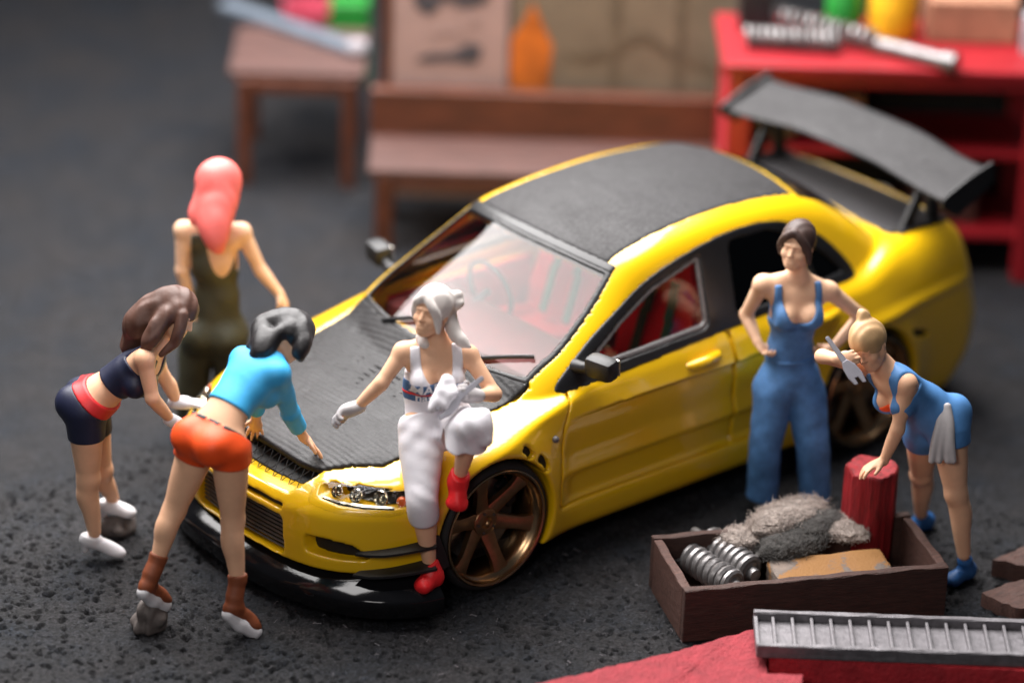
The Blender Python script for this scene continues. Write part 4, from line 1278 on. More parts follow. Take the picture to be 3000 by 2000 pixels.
# ======== B: navy sports clothes, white gloves and shoes
p = Person(JOINTS['B'], "person in navy sports top and shorts with red waistband, wearing white gloves and white shoes", wd(.85, -.5, .12), wd(.45, .85, .05))
J = p.J; g = p.g
for q in 'LR':
    p.hand(q, vec(0, 0, -1), .12, .1, .5, .80)
p.emit("body", p.B.F, M['skin'])
G = {}
for q in 'LR':
    Gf = Fld(g); p.hand(q, vec(0, 0, -1), .14, .06, .5, .98, target=Gf)
    Gf.cone(J['wr' + q] - unit(J['tip' + q] - J['wr' + q]) * .015, J['wr' + q] + unit(J['tip' + q] - J['wr' + q]) * .04, .030, .030, .02)
    Gf.F = Gf.F - .003
    p.emit("glove", Gf.F, M['white_paint'])
a, b, c = p.tc()
arm_cut = np.maximum(np.abs(a) - .115, -(c + .03))
top = smax(p.T - .008, np.maximum(plane(g, lerp(J['waist'], J['chest'], .22), -p.up), c - .115), .006)
neck = np.maximum(np.abs(a) - .060, .035 - c)
top = smax(top, -neck, .008); top = smax(top, -np.maximum(.112 - np.abs(a), .005 - c), .008)
p.emit("sports_top", top.astype(f32), M['navy'])
tL, LL = p.leg_t('L'); tR, LR_ = p.leg_t('R')
low = np.where(p.leg['L'] < p.leg['R'], tL - LL * .40, tR - LR_ * .40).astype(f32)
shorts = smin(p.T, legs_min(p, .01), .035) - .010
wb = plane(g, lerp(J['pelvis'], J['waist'], .50), p.upp)
p.emit("shorts", smax(smax(shorts, wb + .026, .006), low, .006), M['navy'])
p.emit("waistband", smax(smin(p.T, legs_min(p, .01), .035) - .014, np.abs(wb) - .030, .008), M['red_cloth'])
H = hair_cap(p, .006, (0, .095, -.045), (.050, .055, .06))
bk = J['chest'] - p.fw * .03
H.chain([p.P(0, -.06, .03), p.P(.0, -.115, -.04), p.P(0, -.14, -.13), J['neck'] - p.fw * .10 - p.up * .05, J['neck'] - p.fw * .085 - p.up * .13], [.085, .080, .078, .070, .035], .03)
for sg in (-1, 1):
    H.chain([p.P(sg * .07, .0, .03), p.P(sg * .092, -.03, -.06), p.P(sg * .098, -.03, -.15), p.P(sg * .085, -.03, -.235)], [.042, .046, .044, .022], .025)
H.chain([p.P(-.085, .045, .02), p.P(-.086, .07, -.05), p.P(-.075, .075, -.12), p.P(-.07, .05, -.20)], [.030, .030, .026, .014], .015)
strands(p, H, .0026, 95)
p.emit("hair", H.F, M['hair_brown'])
for q in 'LR':
    F, (a0, a1, d, up, sd, R, L) = p.shoe(q, .052, .038)
    F.F = smax(F.F, plane(g, a0 + up * .030, up * .9 - d * .12), .008)
    F.cone(a0 - up * .01, vec(*(a0 - up * .01 - d * .004)) - vec(0, 0, .05), .024, .017, .012)
    p.emit("shoe", F.F - .002, M['white_paint'])
personB = p

# ======== C: pink hair, olive dungarees, seen from behind
p = Person(JOINTS['C'], "person with long pink hair in dark olive dungarees standing beyond the car", wd(.80, .02, -.55), vec(0, 0, 1.))
J = p.J; g = p.g
p.hand('L', SIDE, .4, .1, .7, .9); p.hand('R', -RISE * .5 - NEAR * .3 - SIDE * .3, .45, .1, .5, .9)
p.emit("body", p.B.F, M['skin_pale'])
a, b, c = p.tc()
pants = Fld(g)
for q in 'LR':
    hp, kn, an = J['hip' + q], J['knee' + q], J['ankle' + q]
    pants.chain([hp, lerp(hp, kn, .5), kn, lerp(kn, an, .5), an], [.106, .096, .086, .082, .080], .006)
bib = smin(p.T - .010, pants.F, .05) + folds(g, .0036, 34, 12)
bib = smax(bib, c - .115, .006)
back_scoop = np.maximum(np.maximum(np.hypot(a / .105, (c - .115) / .20) - 1, -1) * .10, -.05 + b * 0)
bib = smax(bib, -(np.hypot((a + .045) / .085, (c - .13) / .25) - 1) * .09, .008)
bib = smax(bib, -np.maximum(.118 - np.abs(a), -.11 - c), .008)
p.emit("dungarees", bib.astype(f32), M['olive'])
H = hair_cap(p, .018, (0, .105, -.03), (.058, .060, .080))
hc = J['head']
H.chain([hc + wo(-.005, .035, .0), hc + wo(-.006, -.045, .02), hc + wo(-.015, -.12, .045), hc + wo(-.020, -.20, .075), hc + wo(-.012, -.27, .085), hc + wo(.0, -.315, .085)], [.116, .114, .104, .088, .064, .038], .03)
H.chain([hc + wo(-.07, -.06, .02), hc + wo(-.115, -.13, .04), hc + wo(-.13, -.18, .05)], [.06, .045, .022], .03)
strands(p, H, .0012, 60)
p.emit("hair", H.F, M['hair_pink'])
for q in 'LR':
    F, _ = p.shoe(q, .05, .042); p.emit("shoe", F.F, M['black_cloth'])
personC = p

# ======== D: white hair, white tank top and trousers, red shoes, sitting against the wing
p = Person(JOINTS['D'], "person with white hair, white tank top, baggy white trousers and red shoes", wd(-.50, -.12, .86), unit(vec(.10, .05, 1.)), h=.0048)
J = p.J; g = p.g
p.hand('R', wd(.3, -1, .2), .5, .05, .5, .80); p.hand('L', wd(-.1, .2, 1), .9, .0, .5, .80)
p.emit("body", p.B.F, M['skin'])
for q, cu, pn in (('R', .62, wd(.35, -1, .35)), ('L', .95, wd(-.1, .2, 1))):
    Gf = Fld(g); p.hand(q, pn, cu, .02, .45, 1.0, target=Gf)
    dd = unit(J['tip' + q] - J['wr' + q])
    Gf.cone(J['wr' + q] - dd * .02, J['wr' + q] + dd * .05, .029, .032, .02)
    p.emit("glove", Gf.F - .0035, M['grey_glove'])
a, b, c = p.tc()
wz = plane(g, lerp(J['pelvis'], J['waist'], .55), p.upp)
tank = smax(p.T - .008, np.maximum(-wz - .03, c - .118), .006)
neck = (np.hypot(a / .076, np.minimum(c - .045, 0) / .118) - 1) * .07
tank = smax(tank, -neck, .006)
tank = smax(tank, -np.maximum(.128 - np.abs(a), -.015 - c), .010)
tank_f = tank.astype(f32)
p.emit("tank_top", tank_f + folds(g, .0010, 40, 2), M['white_cloth'])
bandc = plane(g, lerp(J['waist'], J['chest'], .30), p.up)
bandF = smax(p.T - .0105, np.abs(bandc) - .052, .004)
band = p.emit("printed_band", bandF, M['band_blue'])
p.emit("red_stripe", smax(p.T - .0125, np.abs(bandc + .012) - .008, .002), M['red_cloth'], sub=band)
pants = Fld(g)
hp, kn, an = J['hipR'], J['kneeR'], J['ankleR']
pants.chain([hp, lerp(hp, kn, .35), lerp(hp, kn, .75), kn, lerp(kn, an, .22), lerp(kn, an, .36)], [.110, .106, .088, .080, .078, .058], .006)
hp, kn, an = J['hipL'], J['kneeL'], J['ankleL']
pants.chain([hp, lerp(hp, kn, .5), kn], [.112, .102, .076], .03)
pants.cone(kn + wo(.012, -.01, -.02), lerp(kn, an, .40) + wo(.022, 0, 0), .068, .074, .03)
pants.cone(kn + wo(-.03, -.02, -.05), lerp(kn, an, .40) + wo(-.015, 0, -.05), .066, .070, .03)
pants.cone(kn + wo(.056, .045, .0), kn + wo(.062, -.07, .0), .030, .032, .04)
pants.cone(kn + wo(-.085, -.03, -.05), kn + wo(-.090, -.16, -.05), .045, .045, .04)
pants.join(np.maximum(p.T - .016, wz - .0), .04)
pf = pants.F + folds(g, .0030, 17, 31) + creases(g, J['hipL'] + wo(-.07, -.02, .05), wo(.35, .95, 0), .085, .0050, .13, 3) \
    + creases(g, J['hipR'] + wo(-.03, .02, .08), wo(-.75, .65, 0), .095, .0045, .11, 3) + creases(g, J['kneeR'] + wo(.03, .03, .05), wo(.55, .85, 0), .075, .0032, .07, 4) \
    + creases(g, J['kneeL'] + wo(-.02, -.06, .06), wo(.85, .5, 0), .080, .0048, .10, 3)
pf = smax(pf, wz, .008)
tk, Lk = p.leg_t('L', 'shin')
dsh = d_cone(*g.xyz(), kn, an, .145, .145)
pf = np.where((dsh < 0) & (p.leg['L'] < p.leg['R']), smax(pf, (tk - Lk * .42).astype(f32), .008), pf).astype(f32)
tr, Lr = p.leg_t('R', 'shin')
dsh = d_cone(*g.xyz(), J['kneeR'], J['ankleR'], .11, .11)
pf = np.where(dsh < 0, smax(pf, (tr - Lr * .34).astype(f32), .012), pf).astype(f32)
# hollow trouser leg round the raised shin
hol = Fld(g); hol.cone(lerp(kn, an, .10), lerp(kn, an, .6), .056, .068, .01)
pf = smax(pf, -hol.F, .008)
p.emit("trousers", pf.astype(f32), M['white_cloth'])
H = hair_cap(p, .006, (-.006, .100, -.034), (.060, .070, .085))
H.chain([p.P(.0, .085, .085), p.P(.045, .088, .045), p.P(.070, .062, -.01), p.P(.074, .045, -.075)], [.022, .022, .022, .012], .010)
H.chain([p.P(.0, .082, .088), p.P(-.045, .074, .058), p.P(-.072, .045, .01), p.P(-.076, .035, -.04)], [.020, .020, .018, .010], .014)
bun = J['head'] + wo(.105, .055, -.05)
H.ball(bun, .046, .012); H.cone(lerp(bun, J['head'], .35), bun, .030, .040, .02)
H.ball(bun + wo(.012, .022, .02), .028, .008); H.ball(bun + wo(.020, -.012, .02), .028, .008)
H.chain([J['head'] + wo(.085, -.02, -.06), J['head'] + wo(.10, -.09, -.05), J['head'] + wo(.135, -.135, -.045), J['head'] + wo(.175, -.165, -.04)], [.034, .036, .032, .012], .02)
H.chain([J['head'] + wo(-.03, -.06, -.09), J['head'] + wo(-.05, -.13, -.07), J['head'] + wo(-.035, -.16, -.05)], [.03, .032, .018], .02)
strands(p, H, .0014, 120)
p.emit("hair", H.F, M['hair_white'])
for q in 'LR':
    F, (a0, a1, d, up, sd, R, L) = p.shoe(q, .070, .052, extra=.28)
    F.cone(a0 + d * .03 + up * .02, lerp(a0, J['ankle' + q], .85) + d * .012, .044, .040, .02)
    F.F = smax(F.F, plane(g, lerp(a0, J['ankle' + q], .95), J['ankle' + q] - a0), .008)
    p.emit("shoe", F.F + folds(g, .0016, 90, 41), M['red_shoe'])
# lettering on the band, curved to the cloth
Ttrue = p.T
def sampleT(P):
    i = (P - g.lo) / g.h; i0 = np.clip(np.floor(i).astype(int), 0, g.n - 2); t = i - i0; r = 0
    for dx in (0, 1):
        for dy in (0, 1):
            for dz in (0, 1):
                w = (t[:, 0] if dx else 1 - t[:, 0]) * (t[:, 1] if dy else 1 - t[:, 1]) * (t[:, 2] if dz else 1 - t[:, 2])
                r = r + w * Ttrue[i0[:, 0] + dx, i0[:, 1] + dy, i0[:, 2] + dz]
    return r
def lettering(txt, size, start, up_off, yaw):
    cu = bpy.data.curves.new("lettering", 'FONT'); cu.body = txt; cu.size = size; cu.resolution_u = 3; cu.offset = .0012
    to = bpy.data.objects.new("lettering", cu)
    me = bpy.data.meshes.new_from_object(to)
    bm = bmesh.new(); bm.from_mesh(me)
    bmesh.ops.triangulate(bm, faces=bm.faces)
    bmesh.ops.subdivide_edges(bm, edges=[e for e in bm.edges if e.calc_length() > .012], cuts=1)
    bmesh.ops.triangulate(bm, faces=bm.faces)
    co = np.array([v.co[:] for v in bm.verts]); fc = [[v.index for v in f.verts] for f in bm.faces]
    bm.free(); bpy.data.objects.remove(to)
    jx = np.random.default_rng(3)
    base = lerp(J['waist'], J['chest'], .30)
    ew = unit(p.la * math.cos(yaw) + p.fw * math.sin(yaw)); en = unit(p.fw * math.cos(yaw) - p.la * math.sin(yaw))
    Q = base + ew * (co[:, :1] + start) + p.up * (co[:, 1:2] + up_off) + en * .16
    for _ in range(60):
        dv = sampleT(Q) - .0135
        Q = Q - en * np.clip(dv, -.01, .02)[:, None] * .8
    n0 = len(Q); Q2 = Q - en * .004
    F2 = [f for f in fc] + [[i + n0 for i in f[::-1]] for f in fc]
    return mesh_obj("lettering", np.concatenate([Q, Q2]) - p.base, F2, M['white_paint'], band, smooth=False)
lettering("MAR", .072, -.125, .003, -.12)
lettering("nas", .060, -.095, -.049, -.12)
personD = p

# ======== E: denim dungarees, hands on hips
p = Person(JOINTS['E'], "person with short brown hair in blue denim dungarees, hands on hips", wd(-.38, -.30, .86), unit(vec(.05, .08, 1.)), h=.0052)
J = p.J; g = p.g
p.hand('R', wd(.6, -.2, .4), .7, .05, .4, .85); p.hand('L', wd(-.7, -.2, .4), .6, .05, .4, .85)
p.emit("body", p.B.F, M['skin_pale'])
a, b, c = p.tc()
pants = Fld(g)
for q in 'LR':
    hp, kn, an = J['hip' + q], J['knee' + q], J['ankle' + q]
    pants.chain([hp, lerp(hp, kn, .5), kn, lerp(kn, an, .5), lerp(kn, an, .97)], [.106, .096, .086, .084, .082], .006)
pf = smin(p.T - .011, pants.F, .05) + folds(g, .0030, 20, 52) + folds(g, .0014, 50, 53)
pf = smax(pf, c - .112, .006)
neckf = (np.hypot(a / .088, np.minimum(c - .06, 0) / .14) - 1) * .08
pf = smax(pf, -neckf, .007)
pf = smax(pf, -np.maximum(.126 - np.abs(a), -.085 - c), .012)
for q in 'LR':
    t, L = p.leg_t(q, 'shin'); pf = np.where(plane(g, J['pelvis'], p.lh) * (1 if q == 'L' else -1) > 0, smax(pf, (t - L * 1.0).astype(f32), .006), pf)
p.emit("dungarees", pf.astype(f32), M['denim'])
wz = plane(g, lerp(J['pelvis'], J['waist'], .75), p.upp)
p.emit("waist_seam", smax(smin(p.T - .0165, pants.F, .05), np.abs(wz) - .010, .004), M['denim'])
H = hair_cap(p, .004, (-.004, .100, -.024), (.062, .072, .088))
H.chain([p.P(.005, .080, .090), p.P(.048, .072, .050), p.P(.076, .045, -.01), p.P(.080, .028, -.07)], [.018, .020, .020, .012], .014)
H.chain([p.P(-.005, .080, .090), p.P(-.048, .072, .055), p.P(-.076, .038, .0), p.P(-.078, .020, -.05)], [.018, .020, .018, .012], .014)
H.chain([p.P(0, -.06, -.0), p.P(0, -.06, -.07)], [.07, .05], .03)
strands(p, H, .0012, 110)
p.emit("hair", H.F, M['hair_short'])
for q in 'LR':
    F, _ = p.shoe(q, .05, .042); p.emit("shoe", F.F, M['black_cloth'])
personE = p

# ======== F: blue dress, bent over, wrench at her forehead
p = Person(JOINTS['F'], "person with blond bun in short blue romper, one hand on the red log", wd(-.48, -.62, .62), wd(-.32, .90, .28), h=.005)
J = p.J; g = p.g
p.hand('L', vec(.1, .05, -1), .30, .2, .5, .95); p.hand('R', wd(.8, .1, .4), 1.15, .0, .3, 1.0)
p.emit("body", p.B.F, M['skin'])
a, b, c = p.tc()
tL, LL = p.leg_t('L'); tR, LR_ = p.leg_t('R')
low = np.where(p.leg['L'] < p.leg['R'], tL - LL * .24, tR - LR_ * .24).astype(f32)
dr = smin(p.T - .009, legs_min(p, .02) - .016, .04) + folds(g, .0030, 36, 62)
dr = smax(dr, low, .008); dr = smax(dr, c - .115, .006)
nk = (np.hypot(a / .072, np.minimum(c - .06, 0) / .15) - 1) * .07
nk = np.maximum(nk, -b)
dr = smax(dr, -nk, .006)
dr = smax(dr, -np.maximum(.120 - np.abs(a), -.03 - c), .010)
p.emit("romper", dr.astype(f32), M['blue_dress'])
br = smax(p.T - .006, np.maximum(np.maximum(np.maximum(c + .035, -.16 - c), -b), np.abs(a) - .095), .006)
p.emit("bra", br, M['orange'])
p.emit("bra_band", smax(p.T - .0075, np.maximum(np.maximum(np.maximum(c + .03, -.16 - c), .070 - np.abs(a)), np.maximum(np.abs(a) - .10, -b)), .005), M['black_cloth'])
H = hair_cap(p, .004, (0, .100, -.045), (.060, .064, .074))
H.ball(p.P(.0, -.055, .125), .036, .014); H.ball(p.P(0, -.06, .15), .024, .010)
strands(p, H, .0016, 130)
p.emit("hair", H.F, M['hair_blond'])
for q in 'LR':
    F, _ = p.shoe(q, .058, .044, extra=.1); p.emit("shoe", F.F, M['blue_shoe'])
personF = p
# ---------------------------------------------------------------- ground and surroundings
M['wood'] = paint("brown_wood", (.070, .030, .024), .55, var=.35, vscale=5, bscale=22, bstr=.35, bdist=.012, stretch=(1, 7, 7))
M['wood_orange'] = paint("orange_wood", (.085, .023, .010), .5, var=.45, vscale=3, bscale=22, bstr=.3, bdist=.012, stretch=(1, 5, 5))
M['crate_wood'] = paint("crate_wood", (.060, .026, .019), .62, var=.40, vscale=9, bscale=26, bstr=.7, bdist=.014, stretch=(1.2, 9, 9))
M['crate_end'] = paint("crate_wood_worn", (.085, .038, .028), .6, var=.5, vscale=9, bscale=26, bstr=.7, bdist=.014, stretch=(1.2, 9, 9))
M['red_board'] = paint("red_plaster", (.30, .026, .037), .8, var=.22, vscale=16, bscale=60, bstr=.9, bdist=.022)
M['red_dark'] = paint("red_plaster_side", (.50, .020, .030), .7, var=.25, vscale=9, bscale=34, bstr=.6, bdist=.02)
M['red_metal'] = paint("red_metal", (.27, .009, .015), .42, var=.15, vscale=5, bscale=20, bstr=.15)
M['strip_metal'] = paint("strip_metal", (.17, .16, .17), .45, metal=.35, var=.25, vscale=22, bscale=50, bstr=.35, bdist=.008)
M['coil'] = paint("coil_metal", (.20, .19, .19), .36, metal=.6, var=.35, vscale=14, bscale=60, bstr=.25)
M['fibre_pale'] = paint("pale_lint", (.42, .35, .31), .85, var=.2)
M['fibre_dark'] = paint("dark_lint", (.09, .085, .08), .85, var=.3)
M['felt_pale'] = paint("felt_pale", (.30, .25, .22), .9, var=.55, vscale=26, bscale=60, bstr=.9, bdist=.03)
M['felt_dark'] = paint("felt_dark", (.065, .06, .056), .9, var=.6, vscale=26, bscale=60, bstr=.9, bdist=.03)
M['green'] = paint("green_plastic", (.01, .17, .02), .4, var=.2)
M['yellow_can'] = paint("yellow_can", (.70, .36, .01), .45, var=.2)
M['carton'] = paint("brown_carton", (.36, .17, .10), .7, var=.25, vscale=6)
M['pale_tin'] = paint("pale_tin", (.30, .28, .30), .45, var=.15)
M['bar_blue'] = paint("blue_grey_bar", (.15, .18, .22), .4, metal=.3, var=.15)
M['tan_board'] = paint("tan_board", (.165, .125, .085), .75, var=.18, vscale=4)
M['pale_board'] = paint("pale_board", (.34, .22, .195), .75, var=.12, vscale=4)
M['print_dark'] = paint("print_dark", (.055, .048, .055), .75, var=.4)
M['print_grey'] = paint("print_grey", (.115, .085, .055), .75, var=.4)
M['print_faint'] = paint("print_faint", (.33, .22, .20), .75, var=.3)
M['print_orange'] = paint("print_orange", (.50, .12, .008), .7, var=.45, vscale=4)
M['table'] = paint("table_top", (.012, .012, .013), .8, var=.3)

def block_mat():
    m, nt, b = nmat("cork_block")
    n = noise_node(nt, 3.4, 3, .5, dist=.6)
    n2 = noise_node(nt, 60, 4, .7)
    mix = nt.nodes.new("ShaderNodeMath"); mix.operation = 'MULTIPLY_ADD'
    nt.links.new(n2.outputs[0], mix.inputs[0]); mix.inputs[1].default_value = .18
    nt.links.new(n.outputs[0], mix.inputs[2])
    r = ramp(nt, mix.outputs[0], [(.50, (.25, .115, .028)), (.60, (.25, .115, .032)), (.635, (.13, .105, .09)), (.75, (.20, .15, .12))])
    nt.links.new(r.outputs[0], b.inputs["Base Color"]); b.inputs["Roughness"].default_value = .75
    bump(nt, b, n2.outputs[0], .6, .01)
    return m
M['block'] = block_mat()

def ground_mat():
    m, nt, b = nmat("rough_mat")
    n1 = noise_node(nt, 42, 6, .78); n2 = noise_node(nt, 2.2, 5, .65); n4 = noise_node(nt, 9.0, 5, .7)
    r1 = ramp(nt, n1.outputs[0], [(.32, (.003, .003, .0032)), (.50, (.0135, .0135, .0152)), (.66, (.050, .050, .055)), (.74, (.12, .115, .115))])
    r2 = ramp(nt, n2.outputs[0], [(.32, (.62, .82, 1.08)), (.50, (1.0, 1.02, 1.08)), (.68, (1.30, 1.18, 1.12))])
    r4 = ramp(nt, n4.outputs[0], [(.30, (.55, .55, .55)), (.70, (1.5, 1.5, 1.5))])
    mx = nt.nodes.new("ShaderNodeMix"); mx.data_type = 'RGBA'; mx.blend_type = 'MULTIPLY'; mx.inputs[0].default_value = 1
    nt.links.new(r1.outputs[0], mx.inputs[6]); nt.links.new(r2.outputs[0], mx.inputs[7])
    my = nt.nodes.new("ShaderNodeMix"); my.data_type = 'RGBA'; my.blend_type = 'MULTIPLY'; my.inputs[0].default_value = 1
    nt.links.new(mx.outputs[2], my.inputs[6]); nt.links.new(r4.outputs[0], my.inputs[7])
    nt.links.new(my.outputs[2], b.inputs["Base Color"])
    b.inputs["Roughness"].default_value = .58; b.inputs["Specular IOR Level"].default_value = .30
    n3 = noise_node(nt, 95, 4, .8)
    r3 = ramp(nt, n3.outputs[0], [(.34, (.35, .35, .35)), (.52, (1.0, 1.0, 1.0)), (.66, (2.3, 2.25, 2.25))])
    mz = nt.nodes.new("ShaderNodeMix"); mz.data_type = 'RGBA'; mz.blend_type = 'MULTIPLY'; mz.inputs[0].default_value = 1
    nt.links.new(my.outputs[2], mz.inputs[6]); nt.links.new(r3.outputs[0], mz.inputs[7])
    nt.links.new(mz.outputs[2], b.inputs["Base Color"])
    b1 = bump(nt, b, n3.outputs[0], .8, .012)
    b2 = bump(nt, b, n1.outputs[0], .8, .024, b1)
    bump(nt, b, n4.outputs[0], .5, .05, b2)
    return m
M['ground'] = ground_mat()

def build_ground():
    h = .0066; x0, x1, y0, y1 = -2.75, 2.75, -1.5, 3.30
    xs = np.arange(x0, x1 + h / 2, h); ys = np.arange(y0, y1 + h / 2, h)
    Z = np.zeros((len(xs), len(ys)), f32)
    r = np.random.default_rng(11)
    def soft(n):       # smooth random field by box blurs
        a = r.normal(size=Z.shape).astype(f32)
        for _ in range(2):
            for ax in (0, 1):
                c = np.cumsum(a, axis=ax); c = (np.roll(c, -n, ax) - np.roll(c, n, ax)) / (2 * n); a = c
        return a / (a.std() + 1e-9)
    Z += soft(1) * .0021 + soft(3) * .0012
    k = 20000
    px = r.uniform(x0 + .05, x1 - .05, k); py = r.uniform(y0 + .05, y1 - .05, k)
    big = r.random(k) < .28
    rad = np.where(big, r.uniform(.009, .0165, k), r.uniform(.0045, .008, k)); dep = rad * r.uniform(1.3, 2.4, k); asp = r.uniform(.6, 1.6, k); an = r.uniform(0, 3.14, k)
    for i in range(k):
        w = rad[i] * 2.2
        a0 = int((px[i] - w - x0) / h); a1 = int((px[i] + w - x0) / h) + 2
        b0 = int((py[i] - w - y0) / h); b1 = int((py[i] + w - y0) / h) + 2
        X = xs[a0:a1, None] - px[i]; Y = ys[None, b0:b1] - py[i]
        ca, sa = math.cos(an[i]), math.sin(an[i])
        u = (X * ca + Y * sa) * asp[i] ** .5; v = (-X * sa + Y * ca) / asp[i] ** .5
        d2 = (u * u + v * v) / rad[i] ** 2
        Z[a0:a1, b0:b1] -= dep[i] * np.exp(-d2 * d2 * .9)
    e = 6
    wgt = np.ones_like(Z)
    for q in range(e):
        f = q / e
        wgt[q, :] = np.minimum(wgt[q, :], f); wgt[-1 - q, :] = np.minimum(wgt[-1 - q, :], f)
        wgt[:, q] = np.minimum(wgt[:, q], f); wgt[:, -1 - q] = np.minimum(wgt[:, -1 - q], f)
    Z = np.minimum(Z, .004) * wgt
    nx, ny = Z.shape
    V = np.stack([np.repeat(xs, ny), np.tile(ys, nx), Z.ravel()], 1)
    i = np.arange(nx - 1)[:, None] * ny + np.arange(ny - 1)[None, :]
    Q = np.stack([i, i + ny, i + ny + 1, i + 1], -1).reshape(-1, 4)
    X0, X1, Y0, Y1 = -12.0, 5.0, -8.2, 6.0
    n = len(V)
    ring = np.array([(X0, Y0, 0), (xs[0], Y0, 0), (xs[-1], Y0, 0), (X1, Y0, 0), (X0, ys[0], 0), (xs[0], ys[0], 0), (xs[-1], ys[0], 0), (X1, ys[0], 0),
                     (X0, ys[-1], 0), (xs[0], ys[-1], 0), (xs[-1], ys[-1], 0), (X1, ys[-1], 0), (X0, Y1, 0), (xs[0], Y1, 0), (xs[-1], Y1, 0), (X1, Y1, 0)])
    q2 = []
    for a in range(3):
        for b_ in range(3):
            if a == 1 and b_ == 1: continue
            k0 = n + a * 4 + b_; q2.append((k0, k0 + 1, k0 + 5, k0 + 4))
    o = mesh_obj("ground", np.concatenate([V, ring]), np.concatenate([Q, np.array(q2)]), M['ground'])
    return tag(o, kind='structure')
build_ground()
b = MB(); b.box((-4, -4, -.30), (40, 40, .1)); tag(b.build("table_top", M['table']), kind='structure')

# loose pale fibres lying on the mat
b = MB()
for _ in range(150):
    x_, y_ = random.uniform(-.6, 2.4), random.uniform(.2, 2.4)
    a = random.uniform(0, 6.28); L = random.uniform(.010, .034); k = random.uniform(-30, 30)
    pts = []
    for t in range(5):
        pts.append((x_, y_, .005 + .004 * math.sin(t * 1.3))); x_ += math.cos(a) * L / 4; y_ += math.sin(a) * L / 4; a += k * L / 4
    b.tube(pts, .0011, 3, caps=False)
tag(b.build("lint_fibres", M['pale_tin']), "short pale lint fibres scattered over the dark mat", "lint", kind='stuff')

def blob(name, c, r, seed, mat, label, cat, flat=.6):
    bm = bmesh.new(); bmesh.ops.create_icosphere(bm, subdivisions=4, radius=1)
    rr = np.random.default_rng(seed); ds = [(rr.normal(size=3) * 2.6, rr.uniform(0, 6)) for _ in range(9)]
    for v in bm.verts:
        n = np.array(v.co[:]); q = 1 + .07 * sum(math.sin(float(d @ n) + p) for d, p in ds)
        v.co = Vector((n[0] * r[0] * q, n[1] * r[1] * q, max(n[2] * r[2] * q, -c[2] + .0)))
    me = bpy.data.meshes.new(name); bm.to_mesh(me); bm.free()
    me.polygons.foreach_set("use_smooth", np.ones(len(me.polygons), dtype=bool)); me.materials.append(mat)
    o = bpy.data.objects.new(name, me); COL.objects.link(o); o.location = c
    return tag(o, label, cat)
JA, JB = JOINTS['A'], JOINTS['B']
fa = (np.array(JA['heelL']) * .45 + np.array(JA['toeL']) * .55)
blob("clay_lump", (fa[0] + .03, fa[1] - .01, .06), (.085, .075, .085), 3, M['clay'], "grey clay lump under the left shoe of the person in orange shorts", "clay lump")
fb = (np.array(JB['heelL']) * .5 + np.array(JB['toeL']) * .5)
blob("clay_lump", (fb[0], fb[1], .035), (.085, .07, .06), 5, M['clay'], "pale clay lump under the far white shoe of the person in navy", "clay lump")

# ---------------------------------------------------------------- crate with its load
C0 = np.array([-.387, 1.847]); C1 = np.array([-1.607, 2.445]); C2 = np.array([-.622, 1.308])
ux = (C1 - C0); LX = float(np.linalg.norm(ux)); ux /= LX; uy = np.array([ux[1], -ux[0]]);
if uy @ (C2 - C0) < 0: uy = -uy
LY = float((C2 - C0) @ uy)
ang = math.atan2(ux[1], ux[0])
flip = 1 if (uy @ np.array([-ux[1], ux[0]])) > 0 else -1
crate = empty("crate", "low open wooden crate holding springs and a cork block", "crate", loc=(C0[0], C0[1], 0), rotz=ang)
HZ = .285; TW = .045
def cwall(c, s, mat):
    b = MB(); b.box((0, 0, 0), s, bevel=.006, jitter=.0)
    bmesh.ops.subdivide_edges(b.bm, edges=[e for e in b.bm.edges if e.calc_length() > .12], cuts=14, use_grid_fill=True)
    rr = np.random.default_rng(int(abs(c[0]) * 100 + abs(c[1]) * 10) + 1)
    ph = rr.uniform(0, 6, 6)
    for v in b.bm.verts:
        t = v.co.x + v.co.y
        v.co.z += .004 * math.sin(t * 23 + ph[0]) * (1 if v.co.z > 0 else 0) + random.uniform(-.0016, .0016)
        v.co.x += random.uniform(-.0012, .0012); v.co.y += random.uniform(-.0012, .0012)
    o = b.build("side_board", mat, crate, smooth=False); o.location = c
    return o
f_ = flip
cwall((LX / 2, f_ * TW / 2, HZ / 2), (LX, TW, HZ), M['crate_wood'])
cwall((LX / 2, f_ * (LY - TW / 2), HZ / 2 + .002), (LX, TW, HZ), M['crate_wood'])
cwall((TW / 2, f_ * LY / 2, HZ / 2 - .003), (TW, LY - 2 * TW - .002, HZ), M['crate_end'])
cwall((LX - TW / 2, f_ * LY / 2, HZ / 2 - .003), (TW, LY - 2 * TW - .002, HZ), M['crate_end'])
b = MB(); b.box((LX / 2, f_ * LY / 2, .022), (LX - .03, LY - .03, .035)); b.build("bottom_board", M['crate_wood'], crate)

